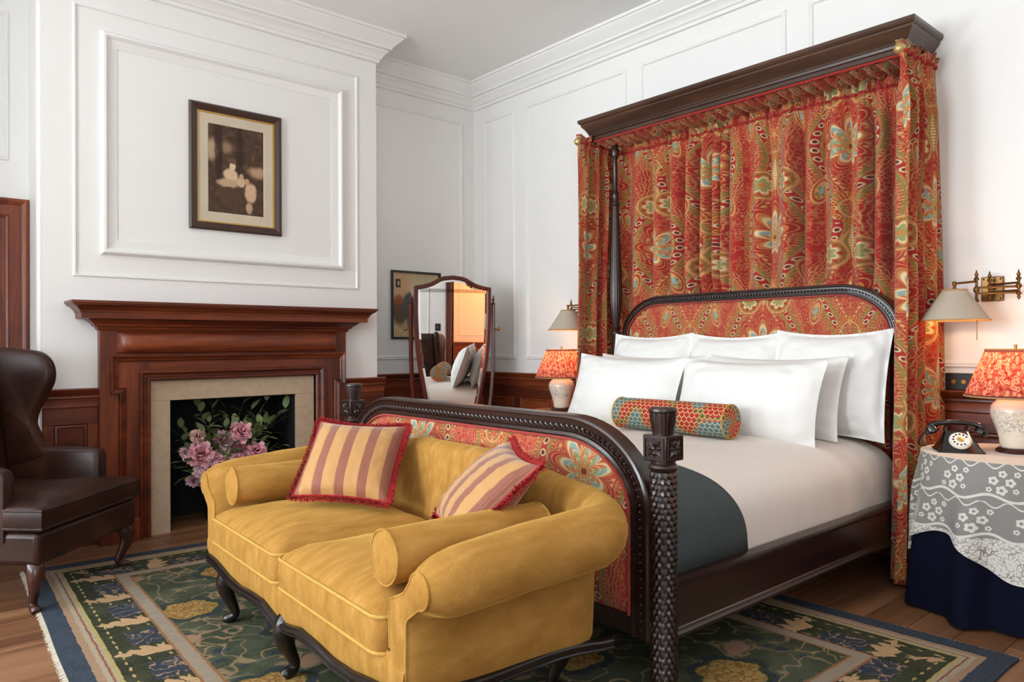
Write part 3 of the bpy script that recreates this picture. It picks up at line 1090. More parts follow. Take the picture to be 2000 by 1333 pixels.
# light switch on the rear wall (seen in the mirror)
g = thing('light_switch', 'dark metal light switch plate on white wall, seen in the mirror', 'switch', (2.76, YR, 1.2))
G().box(-0.045, 0.045, 0, 0.008, -0.06, 0.06).build('plate', M['plate_black'], g, bev=0.003)
G().box(-0.012, 0.012, 0.008, 0.016, -0.02, 0.02).build('rocker', M['brass'], g, bev=0.002)
# socket plate right of the near curtain
g = thing('wall_socket', 'dark metal socket plate above the dado beside the near bed curtain', 'socket', (XR, 1.30, 0.948))
G().box(-0.008, 0, -0.085, 0.085, -0.043, 0.043).build('plate', M['plate_black'], g, bev=0.003)
for yy in (-0.045, 0.0, 0.045):
    G().lathe([(0.0, -0.0035), (0.011, -0.0035), (0.013, 0)], 12, (-0.008, yy, 0), 'x').build('screw_cap', M['brass'], g)

# ------------------------------------------------------------------ fireplace surround
fp = thing('fireplace_surround', 'carved mahogany mantelpiece around the stone fireplace opening', 'mantelpiece', (1.78, YB - 0.03, 0))
SX0, SX1, SZ = 1.266, 2.333, 0.936     # wood meets stone
OX0, OX1 = 0.995, 2.567
FYB = YB - 0.001
W = dict(world=True)
YF = 4.765
G().box(OX0, SX0, YF, FYB, 0.0, 1.25).build('jamb', M['mahogany_z'], fp, bev=0.002, **W)
G().box(SX1, OX1, YF, FYB, 0.0, 1.25).build('jamb', M['mahogany_z'], fp, bev=0.002, **W)
G().box(SX0, SX1, YF, FYB, SZ, 1.25).build('header', M['mahogany_x'], fp, bev=0.002, **W)
mpf = lambda a, b, h: (a, YF - h, b)
# inner moulding next to the stone
g = G()
g.molding([(SX0, 0.0), (SX0, SZ), (SX1, SZ), (SX1, 0.0)], [(0, -0.03), (0, 0.006), (0.008, 0.014), (0.02, 0.014), (0.026, 0.004), (0.034, 0.004), (0.04, 0.012), (0.05, 0.02), (0.06, 0.02), (0.064, 0)], mpf, side=-1)
g.build('inner_molding', M['mahogany_x'], fp, smooth=25, **W)
# eared outer architrave
e0, e1 = SX0 - 0.135, SX1 + 0.135
g = G()
g.molding([(e0, 0.13), (e0, 0.905), (e0 - 0.045, 0.905), (e0 - 0.045, 1.055), (e1 + 0.045, 1.055), (e1 + 0.045, 0.905), (e1, 0.905), (e1, 0.13)],
          [(0, 0), (0, 0.014), (0.006, 0.02), (0.012, 0.014), (0.02, 0.018), (0.03, 0.03), (0.036, 0.03), (0.04, 0)], mpf, side=-1)
g.build('eared_molding', M['mahogany_x'], fp, smooth=25, **W)
# pulvinated frieze, rounded ends
def friz(a, b):
    x_ = lerp(1.085, 2.49, a)
    ed = min(1, min(a, 1 - a) * 18)
    ed = math.sqrt(max(0, 1 - (1 - ed) ** 2))
    t = b * PI
    return (x_, YF - 0.055 * math.sin(t) ** 0.7 * ed, 1.168 - math.cos(t) * 0.066)
G().grid(friz, 60, 14).build('cushion_frieze', M['mahogany_x'], fp, smooth=60, **W)
# cornice shelf
SH = [(-0.02, 1.236), (0.004, 1.236), (0.012, 1.244), (0.016, 1.256), (0.03, 1.262), (0.034, 1.272), (0.06, 1.292), (0.066, 1.296), (0.07, 1.302), (0.112, 1.304), (0.114, 1.336),
      (0.12, 1.338), (0.122, 1.348), (0.142, 1.37), (0.158, 1.378), (0.16, 1.386), (0.168, 1.388), (0.168, 1.402), (-0.02, 1.402)]
g = G()
g.molding([(OX0, FYB), (OX0, YF), (OX1, YF), (OX1, FYB)], SH, lambda a, b, h: (a, b, h), side=1)
g.f.append(tuple(i * len(SH) + len(SH) - 1 for i in range(4))); g.mi.append(0)
g.build('mantel_shelf', M['mahogany_x'], fp, smooth=20, **W)
for x0, x1 in ((OX0 - 0.006, SX0 - 0.066), (SX1 + 0.066, OX1 + 0.006)):
    G().box(x0, x1, YF - 0.036, YF - 0.0005, 0.0, 0.13).build('plinth_block', M['mahogany_z'], fp, bev=0.004, **W)
# stone slips
SY0, SY1 = YB - 0.03, YB - 0.0015
G().box(SX0 + 0.0005, FX0, SY0, SY1, 0, FZ - 0.001).build('stone_slip', M['limestone'], fp, bev=0.001, **W)
G().box(FX1, SX1 - 0.0005, SY0, SY1, 0, FZ - 0.001).build('stone_slip', M['limestone'], fp, bev=0.001, **W)
G().box(SX0 + 0.0005, SX1 - 0.0005, SY0, SY1, FZ, SZ - 0.0005).build('stone_lintel', M['limestone'], fp, bev=0.001, **W)

# ------------------------------------------------------------------ pictures
def picture(name, label, mp, a0, a1, b0, b1, fprof, fmat, art, matw, cat, gilt=False):
    c = mp((a0 + a1) / 2, b0, 0)
    t = thing(name, label, cat, c)
    g = G()
    g.molding([(a0, b0), (a1, b0), (a1, b1), (a0, b1)], fprof, mp, closed=True, side=-1)
    g.build('frame', M[fmat], t, smooth=25, **W)
    fw = fprof[-1][0]
    if gilt:
        g = G()
        q = fw - 0.001
        g.molding([(a0 + q, b0 + q), (a1 - q, b0 + q), (a1 - q, b1 - q), (a0 + q, b1 - q)], [(0, 0.004), (0, 0.014), (0.005, 0.014), (0.009, 0.006)], mp, closed=True, side=-1)
        g.build('gilt_slip', M['gilt'], t, smooth=25, **W)
        fw += 0.006
    i0, i1, j0, j1 = a0 + fw - 0.004, a1 - fw + 0.004, b0 + fw - 0.004, b1 - fw + 0.004
    if matw:
        mo = matw
        g = G()
        g.molding([(i0, j0), (i1, j0), (i1, j1), (i0, j1)], [(0, 0.006), (mo - 0.004, 0.006), (mo, 0.004)], mp, closed=True, side=-1)
        g.build('mount', M['mat_board'], t, smooth=0, **W)
        i0, i1, j0, j1 = i0 + mo, i1 - mo, j0 + mo * 0.85, j1 - mo
    g = G()
    g.add([mp(i0, j0, 0.0035), mp(i1, j0, 0.0035), mp(i1, j1, 0.0035), mp(i0, j1, 0.0035)], [(0, 1, 2, 3)], [(0, 0), (1, 0), (1, 1), (0, 1)])
    g.build('print', M[art], t, smooth=0, **W)
    return t


FR = [(0, 0.001), (0, 0.022), (0.008, 0.03), (0.02, 0.03), (0.036, 0.02), (0.048, 0.014), (0.05, 0.004)]
picture('framed_print', 'brown framed sepia print of seated figures above the fireplace', mp_breast, 1.507, 2.107, 1.885, 2.69, FR, 'frame_brown', 'sepia_print', 0.068, 'picture', True)
FR2 = [(0, 0.001), (0, 0.018), (0.004, 0.02), (0.016, 0.02), (0.018, 0.004)]
picture('framed_print', 'thin black framed coloured print of a seated figure behind the standing mirror', mp_back, 3.246, 3.744, 1.192, 1.765, FR2, 'frame_black', 'portrait_print', 0, 'picture')

# ------------------------------------------------------------------ bed
BC = 2.49
bed = thing('bed', 'dark carved wooden bed with red paisley upholstered headboard and footboard', 'bed', (2.95, BC, 0))
XF, PY = 1.93, 1.012          # foot posts
DW = 'dark_wood_z'

# carved foot posts: shaft, scales, square block with rosettes, fluted cup
def scale_carving(R, z0, z1, nr, nt):
    g = G()
    rows = int((z1 - z0) / 0.0185)
    for i in range(rows):
        z = z1 - (i + 0.5) * (z1 - z0) / rows
        for k in range(nt):
            t0 = 2 * PI * (k + 0.5 * (i % 2)) / nt
            hw = PI / nt * 0.98
            v = []
            for (a, b, d) in ((-1, 0.55, 0.0), (0, 0.75, 0.0015), (1, 0.55, 0.0), (-0.95, -0.05, 0.0032), (0, 0.1, 0.0062), (0.95, -0.05, 0.0032), (-0.55, -0.62, 0.0042), (0, -0.82, 0.006), (0.55, -0.62, 0.0042),
                              (-1, -0.1, -0.001), (-0.6, -0.72, -0.001), (0, -0.95, -0.001), (0.6, -0.72, -0.001), (1, -0.1, -0.001)):
                tt, r = t0 + a * hw, R + d
                v.append((r * math.cos(tt), r * math.sin(tt), z + b * 0.0125))
            g.add(v, [(0, 1, 4, 3), (1, 2, 5, 4), (3, 4, 7, 6), (4, 5, 8, 7), (3, 6, 10, 9), (6, 7, 11, 10), (7, 8, 12, 11), (8, 5, 13, 12)])
    return g


scale_mesh = None
for sy in (-1, 1):
    px, py = XF, BC + sy * PY
    c = (px, py, 0)
    g = G()
    g.lathe([(0.044, 0.0095), (0.044, 0.06), (0.038, 0.07), (0.038, 0.735), (0.045, 0.742), (0.048, 0.75), (0.045, 0.758), (0.04, 0.762), (0.04, 0.772)], 24, c)
    post = g.build('foot_post', M[DW], bed, smooth=40, world=True)
    if scale_mesh is None:
        o = scale_carving(0.0385, 0.07, 0.735, 0, 14).build('scale_carving', M[DW], post, smooth=40, kind='stuff', recalc=False)
        o.location = (px - 2.95, py - BC, 0)
        scale_mesh = o
    else:
        o = scale_mesh.copy()
        link(o, post)
        o.location = (px - 2.95, py - BC, 0)
    h = 0.046
    b = G().box(px - h, px + h, py - h, py + h, 0.772, 0.855).build('square_block', M[DW], bed, bev=0.003, world=True)
    for (nx, ny) in ((-1, 0), (0, -1), (1, 0), (0, 1)):
        g = G()
        n = Vector((nx, ny, 0)); tx = Vector((-ny, nx, 0)); tz = Vector((0, 0, 1))
        cc = Vector((px, py, 0.8135)) + n * h
        for k in range(8):
            a = k * PI / 4
            L = 0.030 if k % 2 == 0 else 0.036
            d = tx * math.cos(a) + tz * math.sin(a)
            e = tx * -math.sin(a) + tz * math.cos(a)
            v = [cc + n * 0.002, cc + d * L * 0.55 + e * 0.0095 + n * 0.002, cc + d * L * 1.0 + n * 0.001, cc + d * L * 0.55 - e * 0.0095 + n * 0.002, cc + d * L * 0.6 + n * 0.009, cc + d * L * 0.2 + n * 0.006]
            g.add(v, [(0, 1, 5), (1, 4, 5), (1, 2, 4), (2, 3, 4), (3, 5, 4), (3, 0, 5)])
        g.lathe([(0.0, 0.010), (0.006, 0.008), (0.0075, 0.0)], 10)
        mm = Matrix((tx, tz, n)).transposed().to_4x4(); mm.translation = cc
        g.xf(mm, len(g.v) - 30)
        g.molding([(-0.039, -0.035), (0.039, -0.035), (0.039, 0.035), (-0.039, 0.035)], [(0, 0), (0.0, 0.004), (0.005, 0.004), (0.006, 0)],
                  lambda a, b_, hh: cc + tx * a + tz * b_ + n * hh, closed=True, side=-1)
        g.build('rosette', M[DW], b, smooth=30, world=True)
    g = G()
    NF = 20
    g.lathe([(0.0, 0.855), (0.034, 0.855), (0.036, 0.87), (0.042, 0.9), (0.043, 0.925)], NF * 4, c, rfn=lambda t, z: 1 - 0.05 * (0.5 + 0.5 * math.cos(t * NF)) * (1 if z > 0.86 else 0))
    g.lathe([(0.04, 0.924), (0.046, 0.928), (0.047, 0.934), (0.044, 0.94), (0.03, 0.943), (0.0, 0.943)], 28, c)
    g.build('fluted_cup', M[DW], bed, smooth=40, world=True)


def arch_path(y0, y1, zb, zt, r, n=14, e=2.0):
    """up from (y0, zb), round to the top, down to (y1, zb)"""
    p = [(y0, zb)]
    for i in range(n + 1):
        a = PI - PI / 2 * i / n
        p.append((y0 + r * 1.25 + r * 1.25 * math.cos(a), zt - r + r * math.sin(a)))
    for i in range(n + 1):
        a = PI / 2 - PI / 2 * i / n
        p.append((y1 - r * 1.25 + r * 1.25 * math.cos(a), zt - r + r * math.sin(a)))
    p.append((y1, zb))
    return p


def board(prefix, xc, y0, y1, zb, zt, r, fw, th, cush, double):
    """arched frame with upholstered panel; front faces -x"""
    path = arch_path(y0, y1, zb, zt, r)
    hx = th / 2
    prof = [(0, hx - 0.006), (0.004, hx), (0.012, hx + 0.003), (0.016, hx - 0.004), (fw * 0.28, hx - 0.006), (fw * 0.72, hx - 0.006), (fw * 0.76, hx + 0.001), (fw * 0.9, hx + 0.003), (fw, hx - 0.004), (fw, -hx + 0.004),
            (fw * 0.9, -hx - 0.003), (fw * 0.76, -hx), (fw * 0.2, -hx), (0.004, -hx), (0, -hx + 0.006), (0, hx - 0.006)]
    g = G()
    g.molding(path, prof, lambda a, b, h: (xc - h, a, b))
    fr = g.build(prefix + '_frame', M['dark_wood_y'], bed, smooth=30, world=True)
    # running carved guilloche on the front band
    pts = [Vector(p) for p in path]
    seglen = [(pts[i + 1] - pts[i]).length for i in range(len(pts) - 1)]
    tot = sum(seglen)
    g = G()
    step = fw * 0.34
    s = step
    while s < tot - step:
        k, q = 0, s
        while q > seglen[k]: q -= seglen[k]; k += 1
        d = (pts[k + 1] - pts[k]).normalized()
        nrm = Vector((d.y, -d.x))
        pos = pts[k] + d * q + nrm * fw * 0.5
        X = Vector((0, d.x, d.y)); N = Vector((0, nrm.x, nrm.y)); O = Vector((-1, 0, 0))
        c0 = Vector((xc - hx + 0.006, pos.x, pos.y))
        ring = []
        for j in range(9):
            a = -0.6 + j / 8 * (PI + 1.6)
            rr = fw * (0.155 if j < 6 else 0.155 - 0.03 * (j - 5))
            ring.append(c0 + X * (math.cos(a) * rr) + N * (math.sin(a) * rr) + O * 0.004)
        g.tube(ring, fw * 0.048, 5)
        b0 = len(g.v)
        g.lathe([(fw * 0.07, 0), (fw * 0.05, 0.006), (0, 0.008)], 6, cap=False)
        mm = Matrix((X, N, O)).transposed().to_4x4(); mm.translation = c0
        g.xf(mm, b0)
        s += step
    g.build('guilloche_carving', M['dark_wood_y'], fr, smooth=50, world=True, kind='stuff')
    # upholstered panel
    yi0, yi1, zi, ri = y0 + fw - 0.004, y1 - fw + 0.004, zt - fw + 0.004, r - fw * 0.75
    def outline_top(y):
        e = ri * 1.25
        if y < yi0 + e: t = (yi0 + e - y) / e; return zi - ri + ri * math.sqrt(max(0, 1 - t * t))
        if y > yi1 - e: t = (y - yi1 + e) / e; return zi - ri + ri * math.sqrt(max(0, 1 - t * t))
        return zi
    def fn(a, b, sgn):
        # concentrate columns near the ends
        a2 = 0.5 - 0.5 * math.cos(a * PI)
        y = lerp(yi0, yi1, a2)
        zt_ = outline_top(y)
        z = lerp(cush, zt_, b)
        de = min(min(y - yi0, yi1 - y), min(z - cush, zt_ - z))
        bul = 0.022 * (1 - (1 - min(1, max(0, de) / 0.09)) ** 2)
        return (xc - sgn * (hx - 0.012 + bul), y, z)
    for sgn in ((1, -1) if double else (1,)):
        g = G()
        a2f = lambda a: 0.5 - 0.5 * math.cos(a * PI)
        g.grid(lambda a, b: fn(a, b, sgn), 70, 24, uvfn=lambda a, b: (fn(a, b, 1)[1], fn(a, b, 1)[2] + 0.1))
        g.build(prefix + '_panel', M['paisley_panel'], bed, smooth=60, world=True)
    pp = [(xc - hx - 0.004, y, z) for y, z in [(yi0 + 0.006, cush)] + [(lerp(yi0 + 0.006, yi1 - 0.006, (0.5 - 0.5 * math.cos(i / 60 * PI))), outline_top(lerp(yi0 + 0.006, yi1 - 0.006, (0.5 - 0.5 * math.cos(i / 60 * PI)))) - 0.007) for i in range(61)] + [(yi1 - 0.006, cush)]]
    G().tube(pp, 0.005, 6).build('piping', M['paisley_panel'], fr, smooth=60, world=True)
    return fr


board('footboard', XF, BC - PY + 0.032, BC + PY - 0.032, 0.18, 0.892, 0.30, 0.082, 0.066, 0.247, True)
board('headboard', 3.99, 1.53, 3.388, 0.35, 1.465, 0.27, 0.058, 0.055, 0.5, False)
G().box(XF - 0.03, XF + 0.03, BC - PY + 0.03, BC + PY - 0.03, 0.18, 0.246).build('foot_rail', M['dark_wood_y'], bed, bev=0.004, world=True)

# side rails
RP = [(0, 0.185), (0.012, 0.185), (0.018, 0.19), (0.018, 0.2), (0.012, 0.206), (0.009, 0.214), (0.004, 0.218), (0.002, 0.345), (0.008, 0.352), (0.012, 0.362), (0.01, 0.372), (0.0, 0.376), (-0.032, 0.376), (-0.032, 0.185)]
for s_, yy in ((1, BC - PY - 0.004), (-1, BC + PY + 0.004)):
    g = G()
    g.add([(x, yy - s_ * o, z) for x in (XF + 0.036, 3.96) for o, z in RP],
          [(i, (i + 1) % 14, (i + 1) % 14 + 14, i + 14) for i in range(14)] + [tuple(range(14)), tuple(27 - i for i in range(14))])
    g.build('side_rail', M['dark_wood_x'], bed, smooth=30, world=True)

# head posts with reeded vase
for sy in (-1, 1):
    px, py = 3.945, (1.50 if sy < 0 else 3.425)
    post = G().box(px - 0.04, px + 0.04, py - 0.04, py + 0.04, 0, 1.0).build('head_post', M[DW], bed, bev=0.004, world=True)
    g = G()
    g.lathe([(0.036, 1.0), (0.03, 1.02), (0.03, 1.2), (0.036, 1.21), (0.036, 1.225), (0.026, 1.235), (0.03, 1.25), (0.034, 1.26), (0.028, 1.272)], 24, (px, py, 0))
    g.build('turned_neck', M[DW], post, smooth=40, world=True)
    g = G()
    N = 18
    g.lathe([(0.024, 1.272), (0.034, 1.33), (0.044, 1.42), (0.047, 1.5), (0.044, 1.62), (0.036, 1.8), (0.028, 2.0), (0.024, 2.11)], N * 4, (px, py, 0), rfn=lambda t, z: 1 - 0.07 * (0.5 + 0.5 * math.cos(t * N)))
    g.build('reeded_vase', M[DW], post, smooth=50, world=True)
    g = G()
    g.lathe([(0.022, 2.11), (0.032, 2.118), (0.032, 2.13), (0.025, 2.14), (0.025, 2.19), (0.03, 2.2), (0.022, 2.21), (0.019, 2.23), (0.017, 2.44), (0.024, 2.45), (0.03, 2.475), (0.032, 2.5), (0.024, 2.52), (0.02, 2.56)], 24, (px, py, 0))
    g.build('upper_shaft', M[DW], post, smooth=40, world=True)

# ------------------------------------------------------------------ canopy
CY0, CY1 = 1.47, 3.52
can = thing('bed_canopy', 'dark moulded wooden half tester canopy fixed above the headboard', 'canopy', (3.95, BC, 2.57))
CP = [(0.0, 2.57), (0.012, 2.57), (0.016, 2.577), (0.016, 2.596), (0.026, 2.6), (0.03, 2.612), (0.034, 2.616), (0.034, 2.622), (0.05, 2.648), (0.066, 2.668), (0.07, 2.674), (0.07, 2.684), (0.08, 2.69), (0.086, 2.7), (0.086, 2.716), (0, 2.716)]
g = G()
g.molding([(XR - 0.002, CY0), (3.842, CY0), (3.842, CY1), (XR - 0.002, CY1)], CP, lambda a, b, h: (a, b, h), side=-1)
n_ = len(CP)
g.f.append(tuple(i * n_ + n_ - 1 for i in range(4))); g.mi.append(0)
g.build('cornice', M['canopy_wood'], can, smooth=25, world=True)
for yy in (CY0 + 0.005, CY1 - 0.035):
    G().box(XR - 0.05, XR - 0.002, yy, yy + 0.03, 2.45, 2.57).build('bracket', M['canopy_wood'], can, bev=0.006, world=True)
# gathered fabric ceiling
def lin_fn(a, b):
    y = lerp(CY0 + 0.005, CY1 - 0.005, a)
    x = lerp(3.838, XR - 0.01, b)
    ph = a * 2 * PI * 30 + 1.2 * math.sin(b * 3)
    sag = 0.02 * math.sin(PI * b)
    return (x, y, 2.566 - sag + 0.017 * math.sin(ph) * (0.4 + 0.6 * math.sin(PI * min(1, b + 0.15))))
G().grid(lin_fn, 304, 8, uvfn=lambda a, b: (b * 0.4, a * 4.4)).build('gathered_lining', M['paisley_curtain'], can, smooth=70, world=True)
G().tube([(3.838, CY0 + 0.003, 2.569), (3.838, CY1 - 0.003, 2.569)], 0.009, 8).build('cord_trim', M['paisley_curtain'], can, smooth=60, world=True)
for yy in (1.435, 3.558):
    r = G().tube([(3.74, yy, 2.545), (XR - 0.003, yy, 2.545)], 0.011, 10).build('curtain_pole', M['old_gold'], can, smooth=60, world=True)
    b = G().lathe([(0, -0.028), (0.012, -0.0255), (0.021, -0.019), (0.0265, -0.009), (0.028, 0), (0.0265, 0.009), (0.021, 0.019), (0.012, 0.0255), (0.008, 0.032), (0.013, 0.036), (0.011, 0.05)], 20, (3.712, yy, 2.552), 'x')
    b.build('ball_finial', M['old_gold'], r, smooth=60, world=True)

# ------------------------------------------------------------------ bed curtains
def curtain(name, label, path, zt, zb, folds, amp, seed, full=1.55, head=0.05, nz=60, per=9, vtop=0.0, flare=None, cat='curtain', zwave=0.0, press=None):
    P = [Vector(p) for p in path]
    sl = [(P[i + 1] - P[i]).length for i in range(len(P) - 1)]
    tot = sum(sl)
    rr = np.random.default_rng(seed)
    n = folds * per
    # irregular fold phase
    ph = np.cumsum(np.clip(rr.normal(1, 0.45, folds + 1), 0.35, 2.0))
    ph = (ph - ph[0]) / (ph[-1] - ph[0]) * folds
    fa = np.clip(rr.normal(1, 0.35, folds + 2), 0.4, 1.7)
    def at(s):
        q = s * tot
        k = 0
        while k < len(sl) - 1 and q > sl[k]: q -= sl[k]; k += 1
        d = (P[k + 1] - P[k]).normalized()
        return P[k] + d * q, Vector((d.y, -d.x)), d
    def fn(a, b):
        # b: 0 bottom .. 1 top of the heading
        H = zt + head - zb
        z = zb + b * H
        p, nr, d = at(a)
        w = float(np.interp(a * folds, np.arange(folds + 1), ph))
        f = float(np.interp(a * folds, np.arange(folds + 2), fa))
        drop = (zt - z) / (zt - zb)
        body = math.sin(2 * PI * w + 0.5 * math.sin(z * 2.1 + seed)) + 0.28 * math.sin(4 * PI * w + 1.3 + z * 0.6)
        gath = math.sin(2 * PI * w * 3 + seed) + 0.5 * math.sin(2 * PI * w * 5.3)
        if z > zt:
            k = (z - zt) / head
            off = amp * 0.25 * body + (0.01 + 0.016 * k) * gath
            z += 0.014 * k * math.sin(2 * PI * w * 2.3 + 1)
        else:
            k = sm(drop / 0.10)
            off = amp * f * body * (0.3 + 0.7 * k) * (1 + 0.25 * drop) + 0.006 * gath * (1 - k)
            if drop < 0.02: off *= 0.8
            if press: off *= lerp(0.3, 1, sm((z - press) / 0.22))
        sl_ = amp * 0.35 * math.cos(2 * PI * w) * (0.3 + 0.7 * sm(drop / 0.1))
        q = p + nr * off + d * sl_
        if flare:
            fx, fy = flare(a, drop)
            q = q + Vector((fx, fy))
        if z < zt: z += zwave * math.sin(2 * PI * w) * sm(drop * 3 - 2)
        return (q.x, q.y, z)
    g = G()
    g.grid(fn, n, nz, uvfn=lambda a, b: (a * tot * full + seed * 0.13, b * (zt + head - zb) + vtop))
    c = P[0].lerp(P[-1], 0.5)
    t = thing(name, label, cat, (c.x, c.y, zb))
    o = g.build('cloth', M['paisley_curtain'], t, smooth=80, world=True, recalc=False)
    so = o.modifiers.new('thick', 'SOLIDIFY')
    so.thickness = 0.003
    # rod pocket seam as a gathered ridge
    g = G()
    pts = []
    for i in range(n * 2 + 1):
        a = i / (n * 2)
        v = Vector(fn(a, (zt + 0.004 - zb) / (zt + head - zb)))
        pts.append(v)
    g.tube(pts, [0.0095 + 0.003 * math.sin(i * 1.9) for i in range(len(pts))], 6)
    g.build('rod_pocket', M['paisley_curtain'], t, smooth=70, world=True)
    return t


curtain('bed_curtain', 'gathered red paisley curtain hanging flat on the wall behind the headboard', [(4.055, 1.50), (4.055, 3.50)], 2.495, 0.45, 15, 0.042, 3, 1.3, head=0.075, nz=70, per=26, press=1.40)
curtain('bed_curtain', 'narrow red paisley side curtain beyond the bed, next to the reeded post', [(3.70, 3.545), (4.10, 3.555)], 2.54, 0.03, 4, 0.032, 5, 1.9, per=16,
        flare=lambda a, d: (-0.05 * d * (1 - a), 0.05 * d * (1 - a)))
curtain('bed_curtain', 'red paisley side curtain hanging at the near side beside the round table', [(3.70, 1.425), (4.10, 1.41)], 2.535, 0.03, 4, 0.034, 11, 1.9, per=16,
        flare=lambda a, d: (-0.14 * d * d * (1 - a), -0.01 * d - 0.02 * d * a))

# ------------------------------------------------------------------ bedding
def cross(x, q, inset=0.0, lift=0.0):
    ph = q * PI
    hw, hh, n = 0.972 - inset + lift, 0.312 + lift, 4.6
    c, s_ = math.cos(ph), math.sin(ph)
    y = BC - hw * math.copysign(abs(c) ** (2 / n), c)
    z = 0.36 + hh * abs(s_) ** (2 / n)
    z += 0.012 * sm((x - 2.9) / 0.7)
    k = noise3(x, y, z, 1.1, 3) * 0.007 + noise3(x * 3.4, y * 0.7, z * 0.7, 1.8, 9) * 0.005
    top = sm((z - 0.5) / 0.15)
    return (x, y - (1 - top) * k * math.copysign(1, c), z + top * k)


G_ = G()
def duv(a, b):
    x = lerp(1.975, 3.945, a)
    e = min(1, min(a, 1 - a) / 0.06)
    p = cross(x, b)
    return (p[0], p[1], 0.34 + (p[2] - 0.34) * (1 - (1 - e) ** 2.4))
G_.grid(duv, 110, 110)
tag(G_.build('duvet', M['duvet_white'], None, smooth=80), 'cream white duvet spread over the bed mattress', 'duvet')
G().box(1.98, 3.94, BC - 0.95, BC + 0.95, 0.2, 0.4).build('mattress', M['linen'], bed, bev=0.04, seg=3, world=True)

g = G()
def thr(a, b):
    q = b
    ph = abs(b - 0.5) * 2
    xe = 2.385 + 0.085 * ph ** 3 + 0.012 * noise3(b * 3, 0, 0, 1, 2)
    x = lerp(1.985, xe, a)
    e = min(1, (x - 1.975) / 1.97 / 0.06)
    p = cross(x, b, 0, 0.006)
    z0 = 0.37
    return (p[0], p[1], 0.34 + (p[2] - 0.34) * (1 - (1 - e) ** 2.4) + 0.003)
g.grid(thr, 24, 80)
o = g.build('blanket', M['throw_wool'], None, smooth=80, recalc=False)
so = o.modifiers.new('thick', 'SOLIDIFY'); so.thickness = 0.008; so.offset = 1
tag(o, 'slate grey blanket folded across the foot of the bed', 'blanket')


def pillow_mesh(w, h, t, seed, nu=40, nv=30, flange=0.0, uvm=False, wr=0.010):
    g = G()
    for sgn in (1, -1):
        def fn(a, b):
            A, B = 2 * a - 1, 2 * b - 1
            A = math.copysign(abs(A) ** 0.8, A); B = math.copysign(abs(B) ** 0.8, B)
            y = A * w / 2 * (1 - 0.055 * (1 - B * B) * abs(A) ** 2)
            z = B * h / 2 * (1 - 0.075 * (1 - A * A) * abs(B) ** 2)
            fl = 1 - flange
            Ai, Bi = min(1, abs(A) / fl), min(1, abs(B) / fl)
            T = t / 2 * (max(0, (1 - Ai ** 2.6) * (1 - Bi ** 2.4))) ** 0.55 + 0.002 * (1 - max(abs(A), abs(B)) ** 8)
            cor = (abs(A) * abs(B)) ** 2
            rim = 1 - max(abs(A), abs(B)) ** 8
            T += wr * noise3(A * 3 + seed, B * 3, sgn, 1.2, seed % 20) * rim
            T += wr * 0.9 * rim * (abs(A) ** 3) * math.sin(B * 13 + 3 * A + seed + 1.5 * math.sin(A * 9)) + wr * 1.3 * cor * math.sin((A * B) * 20 + seed) * rim
            z -= 0.012 * (1 - A * A) * (1 if B > 0 else 0) * B
            return (-sgn * T, y, z)
        mp8 = lambda q: 0.5 + 0.5 * math.copysign(abs(2 * q - 1) ** 0.8, 2 * q - 1)
        g.grid(fn, nu, nv, uvfn=lambda a, b: (mp8(a), mp8(b)))
    return g


def place(o, c, lean, yaw=0, roll=0):
    """lean: tilt back about y; then yaw about z"""
    o.rotation_euler = (Matrix.Rotation(yaw, 3, 'Z') @ Matrix.Rotation(lean, 3, 'Y') @ Matrix.Rotation(roll, 3, 'X')).to_euler()
    o.location = c
    return o


pil = [
    # name label w h t centre lean yaw roll
    ('square white pillow leaning on the headboard at the far end of the back row', 0.64, 0.56, 0.16, (3.79, 3.025, 0.942), 0.22, 0.0, 0.0),
    ('square white pillow leaning on the headboard, middle of the back row', 0.62, 0.56, 0.16, (3.785, 2.415, 0.937), 0.22, 0.0, 0.0),
    ('large square white pillow at the near end of the back row, beside the curtain', 0.63, 0.58, 0.16, (3.785, 1.835, 0.937), 0.22, 0.0, 0.0),
    ('white pillow of the middle row, mostly hidden at the far side of the bed', 0.84, 0.44, 0.15, (3.615, 2.89, 0.872), 0.30, 0.0, 0.0),
    ('white pillow of the middle row at the near side, behind the front pillow', 0.84, 0.44, 0.15, (3.615, 2.09, 0.872), 0.30, 0.0, 0.0),
    ('plump white front pillow at the far side of the bed', 0.84, 0.45, 0.16, (3.435, 2.93, 0.866), 0.34, 0.0, 0.02),
    ('plump white front pillow at the near side of the bed, behind the bolster', 0.84, 0.44, 0.16, (3.435, 2.11, 0.857), 0.34, 0.0, 0.0),
]
for i, (lb, w, h, t, c, le, ya, ro) in enumerate(pil):
    o = pillow_mesh(w, h, t, i * 7 + 3, flange=0.06 if i < 3 else 0.03).build('pillow', M['linen'], None, smooth=80)
    place(o, c, le, ya, ro)
    tag(o, lb, 'pillow', 'white bed pillows')

